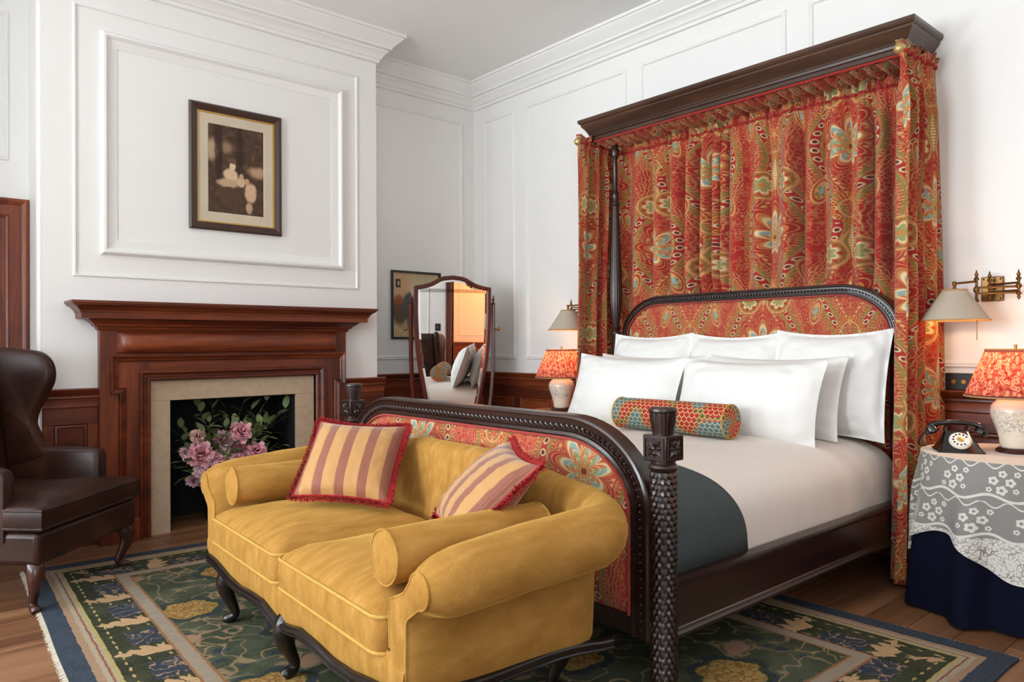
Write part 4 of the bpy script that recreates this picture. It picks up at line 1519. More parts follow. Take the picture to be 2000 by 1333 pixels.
# needlework bolster
bol = thing('bolster_cushion', 'round multicoloured needlework bolster lying before the white pillows', 'cushion', (3.17, 2.365, 0.68))
R_, L_ = 0.083, 0.355
prof = [(0, -L_), (R_ * 0.8, -L_), (R_ * 0.95, -L_ + 0.004), (R_, -L_ + 0.014), (R_ * 1.01, -0.2), (R_ * 1.015, 0), (R_ * 1.01, 0.2), (R_, L_ - 0.014), (R_ * 0.95, L_ - 0.004), (R_ * 0.8, L_), (0, L_)]
g = G()
xs = [prof[0][1]]
n = 48
prof2 = []
for k in range(len(prof) - 1):
    for q in range(4): prof2.append((lerp(prof[k][0], prof[k + 1][0], q / 4), lerp(prof[k][1], prof[k + 1][1], q / 4)))
prof2.append(prof[-1])
acc = [0]
for k in range(1, len(prof2)): acc.append(acc[-1] + math.hypot(prof2[k][0] - prof2[k - 1][0], prof2[k][1] - prof2[k - 1][1]))
m_ = len(prof2)
v, uv, f = [], [], []
for i in range(n + 1):
    t = 2 * PI * i / n
    for k, (r, z) in enumerate(prof2):
        v.append((r * math.cos(t), z, r * math.sin(t) + R_))
        uv.append((acc[k], t * R_))
for i in range(n):
    for k in range(m_ - 1): f.append((i * m_ + k, (i + 1) * m_ + k, (i + 1) * m_ + k + 1, i * m_ + k + 1))
g.add(v, f, uv)
g.build('cover', M['needlework'], bol, smooth=50)
for yy in (-L_ + 0.008, L_ - 0.008):
    G().tube([(math.cos(a) * R_, yy, math.sin(a) * R_ + R_) for a in np.linspace(0, 2 * PI, 40, endpoint=False)], 0.004, 6, closed=True).build('piping', M['gold_cord'], bol, smooth=60)

# ------------------------------------------------------------------ rug
rc = [(0.40, 0.83), (3.12, 0.81), (3.06, 4.27), (0.585, 4.45)]
rug = thing('rug', 'large blue and green patterned oriental rug under the sofa and bed', 'rug', (1.8, 2.6, 0))
def rq(a, b, z=0.0):
    p = [Vector(q) for q in rc]
    v = p[0].lerp(p[1], a).lerp(p[3].lerp(p[2], a), b)
    ed = 0.006 * (noise3(a * 4, b * 4, 0, 1.2, 4) if min(a, 1 - a, b, 1 - b) < 0.001 else 0)
    return (v.x + ed, v.y + ed, z)
g = G()
g.grid(lambda a, b: rq(a, b, 0.009), 40, 54, uvfn=lambda a, b: ((a - 0.5) * 2 * RHX, (b - 0.5) * 2 * RHY))
n0 = [(a / 40, 0) for a in range(41)] + [(1, b / 54) for b in range(1, 55)] + [(1 - a / 40, 1) for a in range(1, 41)] + [(0, 1 - b / 54) for b in range(1, 54)]
k = len(n0)
g.add([rq(a, b, 0.009) for a, b in n0] + [rq(a, b, 0.001) for a, b in n0], [(i, (i + 1) % k, (i + 1) % k + k, i + k) for i in range(k)], [((a - 0.5) * 2 * RHX, (b - 0.5) * 2 * RHY) for a, b in n0] * 2)
g.build('pile', M['rug'], rug, smooth=30, world=True)
g = G()
for side in range(2):
    for i in range(560):
        b = i / 559
        p = Vector(rq(side, b))
        d = (1 if side else -1)
        L = random.uniform(0.012, 0.022)
        w = 0.0022
        sk = random.uniform(-0.006, 0.006)
        q = [(p.x - d * 0.004, p.y - w, 0.007), (p.x - d * 0.004, p.y + w, 0.007), (p.x + d * L, p.y + w + sk, 0.003), (p.x + d * L, p.y - w + sk, 0.003)]
        g.add(q + [(x, y, 0.001) for x, y, z in q], [(0, 1, 2, 3), (0, 4, 5, 1), (1, 5, 6, 2), (2, 6, 7, 3), (3, 7, 4, 0)])
g.build('fringe', M['rug_fringe'], rug, smooth=0, world=True, kind='stuff')

# ------------------------------------------------------------------ sofa
SC = 2.40
sofa = thing('sofa', 'mustard velvet two seat sofa with rolled arms at the foot of the bed', 'sofa', (1.42, SC, 0))
SI = 0.74                     # half inner width
path = []
def addp(x, s, nx, ns, blend): path.append((x, s, nx, ns, blend))
CRN, XB = 0.07, 1.69
for x in (1.06, 1.068, 1.08, 1.095, 1.115, 1.14, 1.17, 1.195, 1.22, 1.28, 1.34, 1.4, 1.46, 1.52, 1.57, 1.6, XB - CRN): addp(x, -SI, 0, -1, 0)
for i in range(1, 12):
    a = i / 12 * PI / 2
    addp(XB - CRN + CRN * math.sin(a), -SI + CRN - CRN * math.cos(a), math.sin(a), -math.cos(a), sm(i / 12))
for i in range(33): addp(XB, lerp(-SI + CRN, SI - CRN, i / 32), 1, 0, 1)
path = path + [(x, -s, nx, -ns, b) for x, s, nx, ns, b in reversed(path[:28])]

def crest(s):
    return interp(abs(s), [0, 0.25, 0.36, 0.5, 0.7, 0.84], [0.75, 0.748, 0.738, 0.716, 0.69, 0.67])
def rail_z(x, s, blend):
    if blend > 0.5: return 0.235
    return interp(x, [1.05, 1.17, 1.35, 1.55, 1.73], [0.262, 0.272, 0.262, 0.248, 0.235]) - 0.012
def section(x, s, blend):
    Ha = interp(x, [1.02, 1.12, 1.2, 1.4, 1.6, 1.7], [0.618, 0.63, 0.64, 0.658, 0.668, 0.67])
    H = lerp(Ha, crest(s), blend)
    Ra = interp(x, [1.085, 1.12, 1.2, 1.5], [0.08, 0.085, 0.088, 0.092])
    R = lerp(Ra, 0.062, blend)
    nc = lerp(0.165, 0.10, blend)
    po = lerp(0.125, 0.115, blend)
    zc = H - R
    zb = rail_z(x, s, blend)
    pts = [(0.03, 0.27), (0.004, 0.36), (0.0, 0.43), (lerp(0.008, 0.012, blend), 0.49), (lerp(0.04, 0.022, blend), lerp(zc - 0.035, 0.58, blend))]
    for i in range(17):
        th = math.radians(lerp(165, -88, i / 16))
        pts.append((nc + R * math.cos(th), zc + R * math.sin(th)))
    pts += [(po + 0.012, zc - R - 0.004), (po, zc - R - 0.016), (po - 0.002, 0.40), (po - 0.004, 0.33), (po - 0.008, zb + 0.02), (po - 0.016, zb)]
    if x < 1.17 and blend == 0:
        k = interp(x, [1.06, 1.07, 1.09, 1.12, 1.17], [0.60, 0.70, 0.83, 0.94, 1])
        pts = [((nc + (n - nc) * k, zc + (z - zc) * k) if z > zc - R - 0.002 and n > 0.03 else (0.052 + (n - 0.052) * (0.35 + 0.65 * k), z)) for n, z in pts]
    return pts
g = G()
secs = []
for (x, s, nx, ns, bl) in path:
    pts = section(x, s, bl)
    ring = []
    for (n, z) in pts:
        p = (x + nx * n, SC + s + ns * n, z + 0.0015 * noise3(x * 5, s * 5, z * 5, 1, 6))
        ring.append(p)
    secs.append(ring)
m_ = len(secs[0])
g.add([p for r in secs for p in r], [(i * m_ + k, (i + 1) * m_ + k, (i + 1) * m_ + k + 1, i * m_ + k + 1) for i in range(len(secs) - 1) for k in range(m_ - 1)])
shell = g.build('back_and_arms', M['velvet'], sofa, smooth=60, world=True)
# arm fronts with a flat scroll face and piping
for ring, sgn in ((secs[0], -1), (secs[-1], 1)):
    P = [Vector(p) for p in ring]
    # inner offset polygon bulging forward
    c = sum(P, Vector()) / len(P)
    c = Vector((c.x, c.y, c.z))
    g = G()
    R0 = P
    def inset(P, d, fwd):
        out = []
        n = len(P)
        for i in range(n):
            a, b = P[i - 1], P[(i + 1) % n]
            t = Vector((0, b.y - a.y, b.z - a.z))
            if t.length < 1e-6: t = Vector((0, 0, 1))
            t.normalize()
            nn = Vector((0, -t.z, t.y)) * -sgn
            q = P[i] + nn * d
            out.append(Vector((P[i].x - fwd, q.y, q.z)))
        return out
    L1, L2 = inset(P, 0.003, 0.004), inset(P, 0.011, 0.009)
    n = len(P)
    g.add(R0 + L1 + L2, [(i, (i + 1) % n, (i + 1) % n + n, i + n) for i in range(n)] + [(i + n, (i + 1) % n + n, (i + 1) % n + 2 * n, i + 2 * n) for i in range(n)])
    b0 = len(g.v)
    # fill with strips between matching inner and outer sides
    mid = list(range(2 * n, 3 * n))
    i, j = 0, n - 1
    while i + 1 < j - 1 or i + 1 == j - 1:
        g.f.append((mid[i], mid[i + 1], mid[j - 1], mid[j]) if i + 1 != j - 1 else (mid[i], mid[i + 1], mid[j])); g.mi.append(0)
        i += 1; j -= 1
        if i + 1 > j - 1: break
    g.build('arm_front', M['velvet'], sofa, smooth=50, world=True)
    G().tube([Vector((p.x, p.y, p.z)) for p in L1[1:-1]], 0.0042, 6).build('piping', M['velvet_piping'], shell, smooth=60, world=True)

# seat deck and front band
def apz(s):
    a = abs(s)
    return interp(a, [0, 0.03, 0.08, 0.17, 0.3, 0.42, 0.55, 0.66, 0.75], [0.198, 0.2, 0.208, 0.226, 0.222, 0.212, 0.218, 0.235, 0.245])
g = G()
def band(a, b):
    s = lerp(-SI - 0.10, SI + 0.10, a)
    z = lerp(apz(s), 0.345, b)
    return (1.062 - 0.014 * math.sin(PI * b) ** 0.6, SC + s, z)
g.grid(band, 60, 8)
g.box(1.064, 1.70, SC - SI - 0.02, SC + SI + 0.02, 0.24, 0.33)
g.build('seat_base', M['velvet'], sofa, smooth=60, world=True)


def box_cushion(outline, levels, wr=0.004, seed=0):
    g = G()
    n = len(outline)
    v = []
    cx = sum(p[0] for p in outline) / n
    cy = sum(p[1] for p in outline) / n
    for (s, z) in levels:
        for k, (x, y) in enumerate(outline):
            X, Y = cx + (x - cx) * s, cy + (y - cy) * s
            dz = wr * noise3(X * 6, Y * 3.0, z, 1.3, seed) * (1 if s < 0.98 else 0.2)
            v.append((X, Y, z + dz))
    m = len(levels)
    f = [(i * n + k, i * n + (k + 1) % n, (i + 1) * n + (k + 1) % n, (i + 1) * n + k) for i in range(m - 1) for k in range(n)]
    f.append(tuple(reversed(range(n))))
    f.append(tuple((m - 1) * n + k for k in range(n)))
    g.add(v, f)
    return g


def rrect(x0, x1, y0, y1, r, n=8):
    o = []
    for cx, cy, a0 in ((x1 - r, y1 - r, 0), (x0 + r, y1 - r, PI / 2), (x0 + r, y0 + r, PI), (x1 - r, y0 + r, 1.5 * PI)):
        for i in range(n + 1):
            a = a0 + PI / 2 * i / n
            o.append((cx + r * math.cos(a), cy + r * math.sin(a)))
    # subdivide long edges
    out = []
    for i in range(len(o)):
        a, b = Vector(o[i]), Vector(o[(i + 1) % len(o)])
        k = max(1, int((b - a).length / 0.04))
        for q in range(k): out.append(tuple(a.lerp(b, q / k)))
    return out


CL = [(0.4, 0.326), (0.9, 0.322), (0.975, 0.325), (1.0, 0.334), (1.012, 0.35), (1.02, 0.38), (1.014, 0.41), (1.0, 0.428), (0.975, 0.441), (0.92, 0.455), (0.82, 0.472), (0.66, 0.487), (0.45, 0.497), (0.2, 0.502), (0.02, 0.503)]
for k, (a, b) in enumerate(((-SI + 0.006, -0.006), (0.006, SI - 0.006))):
    ol = rrect(1.035, 1.68, SC + a, SC + b, 0.045)
    cu = box_cushion(ol, CL, 0.005, 5 + k * 4).build('seat_cushion', M['velvet'], sofa, smooth=80, world=True,
                                                  label=('seat cushion at the near end of the sofa', 'seat cushion at the far end of the sofa')[k])
    cx = sum(p[0] for p in ol) / len(ol); cy = sum(p[1] for p in ol) / len(ol)
    for z in (0.334, 0.430):
        G().tube([(cx + (x - cx) * 1.006, cy + (y - cy) * 1.006, z) for x, y in ol], 0.0055, 6, closed=True).build('piping', M['gold_cord'], cu, smooth=60, world=True)

# black carved show-wood rail and legs
g = G()
pts = [(1.054, SC + s, apz(s) - 0.004) for s in np.linspace(-SI - 0.08, SI + 0.08, 80)]
g.tube(pts, 0.017, 8, flat=0.9)
g.tube([(p[0] - 0.012, p[1], p[2] - 0.012) for p in pts], 0.006, 6)
g.build('front_rail', M['black_wood'], sofa, smooth=60, world=True)
for sg in (-1, 1):
    g = G()
    pts = [(x, SC + sg * (SI + 0.108), rail_z(x, 0, 0) - 0.004 - 0.012 * math.sin((x - 1.06) / 0.72 * PI * 2)) for x in np.linspace(1.06, 1.78, 30)]
    g.tube(pts, 0.017, 8)
    g.tube([(p[0], p[1] + sg * 0.012, p[2] - 0.012) for p in pts], 0.006, 6)
    g.build('side_rail', M['black_wood'], sofa, smooth=60, world=True)
def cabriole(x, y, dx, dy, h, k=1.0, out=1.0):
    d = Vector((dx, dy, 0)).normalized()
    prof = [(0.0, 1.0, 0.030), (0.012, 0.88, 0.033), (0.018, 0.72, 0.031), (0.012, 0.55, 0.025), (0.0, 0.38, 0.019), (-0.012, 0.22, 0.0155), (-0.014, 0.13, 0.015), (-0.004, 0.065, 0.0165), (0.012, 0.03, 0.018), (0.02, 0.0, 0.015)]
    pts = spline([(x + d.x * o * out, y + d.y * o * out, z * h) for o, z, r in prof], 24)
    rs = np.interp(np.linspace(0, 1, 25), np.linspace(0, 1, len(prof)), [r * k for o, z, r in prof])
    return G().tube(pts, list(rs), 10)
for (x, s, dx, dy) in ((1.085, SI - 0.1, -1, 0.7), (1.085, 0, -1, 0.0), (1.085, -SI + 0.1, -1, -0.7), (1.72, SI - 0.08, 1, 0.5), (1.72, -SI + 0.08, 1, -0.5)):
    cabriole(x, SC + s, dx, dy, 0.2, 1.2, 1.2).xf(Matrix.Translation((0, 0, 0.017))).build('leg', M['black_wood'], sofa, smooth=60, world=True)

sofa.rotation_euler = (0, 0, -0.05)
# bolsters lying along the arms
for s, lb in ((-0.655, 'round mustard velvet bolster lying along the near arm of the sofa'), (0.655, 'round mustard velvet bolster lying along the far arm of the sofa')):
    t = thing('bolster_cushion', lb, 'cushion', (1.37 + 0.05 * s, SC + s + 0.0025, 0.488), -0.05, 'velvet sofa bolsters')
    R, L = 0.076, 0.275
    g = G()
    g.lathe([(0, -L - 0.012), (R * 0.5, -L - 0.011), (R * 0.85, -L - 0.006), (R * 0.97, -L), (R, -L + 0.01), (R * 1.03, -0.1), (R * 1.03, 0.1), (R, L - 0.01), (R * 0.97, L), (R * 0.85, L + 0.006), (0, L + 0.011)], 40, (0, 0, R), 'x')
    g.build('cover', M['velvet'], t, smooth=50)
    for xx in (-L, L):
        G().tube([(xx, math.cos(a) * R * 0.99, math.sin(a) * R * 0.99 + R) for a in np.linspace(0, 2 * PI, 40, endpoint=False)], 0.0045, 6, closed=True).build('piping', M['velvet_piping'], t, smooth=60)

# striped cushions with red brush fringe
def fringed_cushion(label, c, lean, yaw, roll, seed, size=0.40):
    t = thing('scatter_cushion', label, 'cushion', (0, 0, 0), 0, 'striped sofa cushions')
    place(t, c, lean, yaw, roll)
    pillow_mesh(size, size, 0.15, seed, wr=0.004).build('cover', M['striped_silk'], t, smooth=80)
    g = G()
    rr = np.random.default_rng(seed)
    def edge(q):
        q = q % 4
        k, f = int(q), q % 1
        A, B = [(2 * f - 1, -1), (1, 2 * f - 1), (1 - 2 * f, 1), (-1, 1 - 2 * f)][k]
        y = A * size / 2 * (1 - 0.055 * (1 - B * B) * abs(A) ** 2)
        z = B * size / 2 * (1 - 0.075 * (1 - A * A) * abs(B) ** 2)
        z -= 0.012 * (1 - A * A) * (1 if B > 0 else 0) * B
        nrm = Vector((0, [0, 1, 0, -1][k], [-1, 0, 1, 0][k]))
        if f < 0.06 or f > 0.94: nrm = (nrm + Vector((0, A, B)) * 0.8).normalized()
        return Vector((0, y, z)), nrm
    N = 900
    for i in range(N):
        q = i / N * 4
        p, n = edge(q)
        for layer in range(2):
            tx = Vector((1, 0, 0))
            ts = n.cross(tx)
            L = 0.026 + rr.uniform(-0.003, 0.006)
            w = 0.0016
            o = tx * rr.uniform(-0.008, 0.008)
            d = (n + tx * rr.normal(0, 0.28) + ts * rr.normal(0, 0.3)).normalized()
            a = p - n * 0.004 + o * 0.5
            m1 = a + n * L * 0.5 + d * L * 0.1
            e = a + d * L
            g.add([a - ts * w + tx * w, a + ts * w - tx * w, m1 + ts * w - tx * w, m1 - ts * w + tx * w, e + ts * w, e - ts * w], [(0, 1, 2, 3), (3, 2, 4, 5)])
    g.tube([edge(i / 160 * 4)[0] for i in range(160)], 0.0055, 6, closed=True)
    g.build('brush_fringe', M['red_fringe'], t, smooth=0, kind='stuff', recalc=False)
    return t
fringed_cushion('striped gold and brown cushion with red fringe standing at the far end of sofa', (1.50, 2.735, 0.672), 0.80, 0.80, 0.07, 4, 0.385)
fringed_cushion('striped cushion with red fringe slumped on its corner behind the near bolster', (1.53, 1.90, 0.662), 0.82, -0.37, 0.13, 12, 0.37)

# ------------------------------------------------------------------ wing armchairs
def armchair(label, loc, rz):
    t = thing('wing_armchair', label, 'armchair', loc, rz, 'leather wing armchairs')
    le = M['leather']
    # seat base
    def poly_prism(pts, z0, z1, name, bev):
        g = G()
        n = len(pts)
        g.add([(x, y, z0) for x, y in pts] + [(x, y, z1) for x, y in pts], [(i, (i + 1) % n, (i + 1) % n + n, i + n) for i in range(n)] + [tuple(reversed(range(n))), tuple(n + i for i in range(n))])
        return g.build(name, le, t, bev=bev, seg=3, smooth=40)
    poly_prism([(-0.30, -0.36), (0.30, -0.36), (0.36, 0.20), (0.37, 0.34), (-0.37, 0.34), (-0.36, 0.20)], 0.20, 0.345, 'seat_base', 0.025)
    ol0 = [(-0.27, -0.28), (0.27, -0.28), (0.275, 0.17), (0.365, 0.18), (0.37, 0.355), (-0.37, 0.355), (-0.365, 0.18), (-0.275, 0.17)]
    ol = []
    for i in range(8):
        a, b = Vector(ol0[i]), Vector(ol0[(i + 1) % 8])
        k = max(2, int((b - a).length / 0.05))
        for q in range(k): ol.append(tuple(a.lerp(b, q / k)))
    sc = [(0.4, 0.346), (0.93, 0.345), (0.985, 0.35), (1.0, 0.362), (1.004, 0.40), (1.0, 0.435), (0.985, 0.447), (0.93, 0.457), (0.8, 0.468), (0.5, 0.48), (0.2, 0.485), (0.02, 0.486)]
    cu = box_cushion(ol, sc, 0.003, 3).build('seat_cushion', le, t, smooth=50)
    for z in (0.36, 0.437):
        G().tube([(x, 0.02 + (y - 0.02) * 1.0, z) for x, y in ol], 0.005, 6, closed=True).build('piping', le, cu, smooth=60)
    # backrest
    g = G()
    def bk(a, b, side):
        x = lerp(-0.275, 0.275, a)
        z = lerp(0.34, 1.13, b)
        lean = -0.27 - 0.14 * b
        ed = min(1, min(a, 1 - a) / 0.12) * min(1, (1 - b) / 0.1)
        ed = math.sqrt(max(0, 1 - (1 - ed) ** 2))
        if side: return (x, lean - 0.09 - 0.015 * ed + 0.05 * (1 - ed), z)
        return (x, lean + (0.03 + 0.03 * math.sin(PI * b)) * ed - 0.04 * (1 - ed), z)
    g.grid(lambda a, b: bk(a, b, 0), 20, 24).grid(lambda a, b: bk(a, b, 1), 20, 24)
    g.build('backrest', le, t, smooth=60)
    # wings and arms
    for sx in (-1, 1):
        outline = spline([(-0.30, 0.50), (-0.10, 0.56), (-0.125, 0.63), (-0.165, 0.72), (-0.15, 0.80), (-0.10, 0.89), (-0.065, 0.97), (-0.075, 1.05), (-0.13, 1.105), (-0.24, 1.125), (-0.40, 1.135), (-0.49, 1.13), (-0.42, 0.80), (-0.36, 0.50)], 60)
        n = len(outline)
        g = G()
        x0, x1 = 0.265, 0.345
        lay = [(x0, 0.86), (x0 + 0.008, 0.94), (x0 + 0.024, 1.0), (x0 + 0.056, 1.0), (x1 - 0.008, 0.94), (x1, 0.86)]
        cy = -0.26; cz = 0.85
        for (x, s) in lay:
            g.add([(sx * (x + 0.03 * (p.x - cy)), cy + (p.x - cy) * s, cz + (p.y - cz) * s) for p in outline], [])
        for k in range(len(lay) - 1):
            for i in range(n - 1): g.f.append((k * n + i, k * n + i + 1, (k + 1) * n + i + 1, (k + 1) * n + i)); g.mi.append(0)
        g.f.append(tuple(range(n - 1))); g.mi.append(0)
        g.f.append(tuple((len(lay) - 1) * n + i for i in reversed(range(n - 1)))); g.mi.append(0)
        g.build('wing', le, t, smooth=50)
        g = G()
        pr = [(0.0, 0.30), (0.0, 0.585), (0.006, 0.605), (0.02, 0.615), (0.055, 0.615), (0.07, 0.605), (0.076, 0.585), (0.076, 0.30)]
        ys = [-0.36, -0.2, 0.0, 0.14, 0.172, 0.182]
        sc2 = [1, 1, 1, 1, 0.97, 0.9]
        for y, s in zip(ys, sc2):
            ztop = 0.012 * (-y)
            g.add([(sx * (0.276 + 0.05 * (y + 0.36) * 0.6 + 0.038 + (o - 0.038) * s), y, 0.30 + (z - 0.30) * s + (ztop if z > 0.4 else 0)) for o, z in pr], [])
        n = len(pr)
        for k in range(len(ys) - 1):
            for i in range(n - 1): g.f.append((k * n + i, k * n + i + 1, (k + 1) * n + i + 1, (k + 1) * n + i)); g.mi.append(0)
        g.f.append(tuple(range(n))); g.mi.append(0)
        g.f.append(tuple((len(ys) - 1) * n + i for i in range(n))); g.mi.append(0)
        g.build('arm', le, t, smooth=40)
        cabriole(sx * 0.325, 0.29, sx * 0.8, 1, 0.205, 1.15, 1.3).build('leg', M['chair_leg_wood'], t, smooth=60)
        G().tube(spline([(sx * 0.26, -0.31, 0.205), (sx * 0.265, -0.34, 0.1), (sx * 0.28, -0.39, 0.0)], 8), list(np.linspace(0.028, 0.017, 9)), 8).build('leg', M['chair_leg_wood'], t, smooth=60)
    return t


a1 = armchair('dark brown leather wing armchair standing left of the fireplace', (0.547, 4.18, 0.0095), math.radians(-134.1))
# the second one stands by the rear wall and is seen in the standing mirror
a2 = copy_tree(a1)
a2.location = (2.66, -0.45, 0)
a2.rotation_euler = (0, 0, math.radians(188))
a2['label'] = 'brown leather armchair back reflected in the standing mirror'

# ------------------------------------------------------------------ flowers in the fireplace
fl = thing('flower_arrangement', 'arrangement of pink peonies and green leaves standing in the fireplace', 'flowers', (1.74, 4.98, 0))
G().lathe([(0.0, 0.0), (0.075, 0.0), (0.085, 0.02), (0.095, 0.1), (0.09, 0.18), (0.07, 0.23), (0.075, 0.25), (0.066, 0.25), (0.062, 0.22), (0, 0.2)], 24).build('vase', M['vase_dark'], fl, smooth=50)


def peony(c, R, mat, seed):
    rr = np.random.default_rng(seed)
    g = G()
    N = 84
    for i in range(N):
        t = i / N
        th = math.acos(1 - 1.55 * t)
        ph = i * 2.39996 + rr.normal(0, 0.15)
        n = Vector((math.sin(th) * math.cos(ph), math.sin(th) * math.sin(ph), math.cos(th)))
        side = n.cross(Vector((0, 0, 1)))
        if side.length < 0.1: side = Vector((1, 0, 0))
        side.normalize()
        up = side.cross(n)
        rad = R * (0.62 + 0.38 * rr.uniform(0.6, 1.0))
        L, w = R * rr.uniform(0.36, 0.6), R * rr.uniform(0.17, 0.29)
        base = n * rad * 0.52
        v, uv = [], []
        curl = rr.uniform(-0.2, 0.35)
        for b in range(4):
            bb = b / 3
            ww = w * [0.35, 0.9, 1.0, 0.72][b]
            cen = base + n * (L * bb) + up * (L * 0.25 * bb * bb * (1 if i % 2 else -1)) - n * (curl * L * bb ** 3)
            for a in range(4):
                aa = a / 3 * 2 - 1
                cup = (aa * aa) * 0.28 * ww
                fr = 0.1 * R * rr.uniform(-1, 1) if b == 3 else 0
                v.append(cen + side * (aa * ww) - n * cup + n * fr)
                uv.append((a / 3, bb))
        g.add(v, [(b * 4 + a, b * 4 + a + 1, b * 4 + a + 5, b * 4 + a + 4) for b in range(3) for a in range(3)], uv)
    # face the blooms towards the room
    M_ = Vector((rr.uniform(-0.4, 0.3), -1, rr.uniform(0.2, 0.9))).to_track_quat('Z', 'Y').to_matrix().to_4x4()
    M_.translation = c
    g.xf(M_)
    return g.build('peony', M[mat], fl, smooth=70, world=True, recalc=False)


PE = [(1.831, 4.86, 0.572, 0.074, 'pink'), (1.576, 4.86, 0.453, 0.091, 'pink'), (1.607, 4.85, 0.361, 0.082, 'pale'), (1.665, 4.86, 0.414, 0.059, 'pink'), (1.608, 4.9, 0.511, 0.049, 'mauve'), (1.725, 4.9, 0.52, 0.067, 'mauve'),
      (1.836, 4.9, 0.449, 0.068, 'rose'), (1.937, 4.86, 0.437, 0.069, 'pink'), (1.81, 4.86, 0.405, 0.051, 'pale'), (1.633, 4.9, 0.261, 0.053, 'rose'), (1.576, 4.9, 0.563, 0.056, 'blush'), (1.544, 4.9, 0.288, 0.042, 'mauve'),
      (1.758, 4.9, 0.44, 0.054, 'blush'), (1.725, 4.9, 0.343, 0.06, 'rose'), (1.878, 4.86, 0.364, 0.061, 'pink'), (1.743, 4.86, 0.262, 0.06, 'pale'), (2.0, 4.9, 0.362, 0.063, 'mauve'), (1.5, 4.9, 0.47, 0.039, 'pale')]
for i, (x, y, z, r, c) in enumerate(PE):
    pe = peony((x, y - 0.03, z), r, 'peony_' + c, 100 + i)
    G().tube(spline([(x, y, z - r * 0.2), (lerp(x, 1.74, 0.4), lerp(y, 4.98, 0.5), lerp(z, 0.25, 0.5)), (1.74 + random.uniform(-0.03, 0.03), 4.98, 0.22)], 8), 0.004, 5).build('stem', M['stem_green'], pe, smooth=60, world=True)


def leaf_mesh():
    g = G()
    def fn(a, b):
        w = 0.5 * math.sin(PI * b ** 0.85) ** 0.8 + 0.004
        A = a * 2 - 1
        return (A * w / 2 * 1.0, b, 0.10 * abs(A) * w - 0.16 * b * b + 0.05 * b)
    g.grid(fn, 4, 7)
    return g


leaf_src = None
tips = [(2.165, 4.88, 0.71), (2.052, 4.93, 0.766), (1.96, 4.96, 0.71), (1.791, 4.99, 0.735), (1.602, 4.9, 0.719), (1.464, 4.93, 0.587), (1.475, 4.93, 0.364), (1.485, 4.9, 0.456), (1.5, 4.87, 0.315), (2.15, 4.9, 0.456), (2.006, 4.93, 0.654),
        (1.701, 4.99, 0.79), (2.089, 4.9, 0.547), (1.889, 4.93, 0.76), (1.49, 4.93, 0.622), (1.609, 4.99, 0.75), (2.126, 4.88, 0.63), (1.75, 4.85, 0.60), (1.68, 4.85, 0.56), (1.9, 4.86, 0.52), (1.53, 4.86, 0.40), (1.95, 4.88, 0.58), (1.6, 4.85, 0.60), (1.50, 4.83, 0.5), (1.47, 4.84, 0.42), (1.53, 4.82, 0.33), (1.68, 4.82, 0.5), (1.78, 4.82, 0.5), (1.88, 4.82, 0.58), (2.0, 4.83, 0.62), (2.08, 4.83, 0.68), (1.98, 4.83, 0.5), (1.62, 4.82, 0.58)]
for i, tp in enumerate(tips):
    rr = np.random.default_rng(500 + i)
    p0 = Vector((1.74 + rr.uniform(-0.03, 0.03), 4.98 + rr.uniform(-0.02, 0.02), 0.22))
    p2 = Vector(tp)
    p1 = p0.lerp(p2, 0.5) + Vector((rr.uniform(-0.04, 0.04), -0.03, 0.06))
    pts = spline([p0, p1, p2], 14)
    br = G().tube(pts, list(np.linspace(0.0045, 0.0018, 15)), 5).build('branch', M['twig_brown'], fl, smooth=60, world=True)
    for k in range(7):
        q = 0.52 + 0.48 * k / 6
        pos = pts[int(q * 14)]
        d = (pts[min(14, int(q * 14) + 1)] - pts[int(q * 14) - 1]).normalized()
        out = Vector((rr.normal(0, 1), rr.normal(-0.5, 0.6), rr.normal(0.1, 0.6)))
        dirv = (d * (0.6 if k < 6 else 1.4) + out.normalized() * 0.9).normalized()
        L = rr.uniform(0.065, 0.105)
        if leaf_src is None:
            leaf_src = leaf_mesh().build('leaf', M['leaf_green'], br, smooth=60, recalc=False)
            o = leaf_src
        else:
            o = leaf_src.copy()
            link(o, br)
        qm = dirv.to_track_quat('Y', 'Z')
        o.rotation_euler = qm.to_euler()
        o.location = pos - Vector(fl.location)
        o.scale = (L, L, L)

# ------------------------------------------------------------------ cheval mirror
cm = thing('cheval_mirror', 'mahogany shield shaped standing mirror in the corner behind the bed', 'mirror', (3.47, 4.70, 0), math.radians(-20.3))
def shield(w, zt, zs, zb, n=48):
    """outline: serpentine top, sides tapering down to a rounded foot"""
    right = spline([(0, zt), (w * 0.30, zt - 0.014), (w * 0.55, zt - 0.055), (w * 0.78, zs + 0.012), (w, zs)], 14)
    side = spline([(w, zs), (w * 0.995, zs - 0.25), (w * 0.95, zs - 0.5), (w * 0.84, zs - 0.72), (w * 0.6, zb + 0.08), (0, zb)], 26)
    r = [(p.x, p.y) for p in right] + [(p.x, p.y) for p in side[1:]]
    return r + [(-x, z) for x, z in reversed(r[1:-1])]
tilt = Matrix.Translation((0, 0, 1.1)) @ Matrix.Rotation(math.radians(1.05), 4, 'X') @ Matrix.Translation((0, 0, -1.1))
OUT = shield(0.315, 1.69, 1.60, 0.50)
g = G()
g.molding(OUT, [(0, -0.012), (0, 0.008), (0.006, 0.014), (0.026, 0.014), (0.032, 0.008), (0.032, -0.012)], lambda a, b, h: (a, -h, b), closed=True, side=1)
g.xf(tilt)
mf = g.build('frame', M['mirror_wood'], cm, smooth=30)
n = len(OUT)
def inset2(P, d):
    o = []
    for i in range(len(P)):
        a, b = Vector(P[i - 1]), Vector(P[(i + 1) % len(P)])
        t = (b - a).normalized()
        o.append((P[i][0] + t.y * d, P[i][1] - t.x * d))
    return o
I1, I2 = inset2(OUT, 0.028), inset2(OUT, 0.05)
g = G()
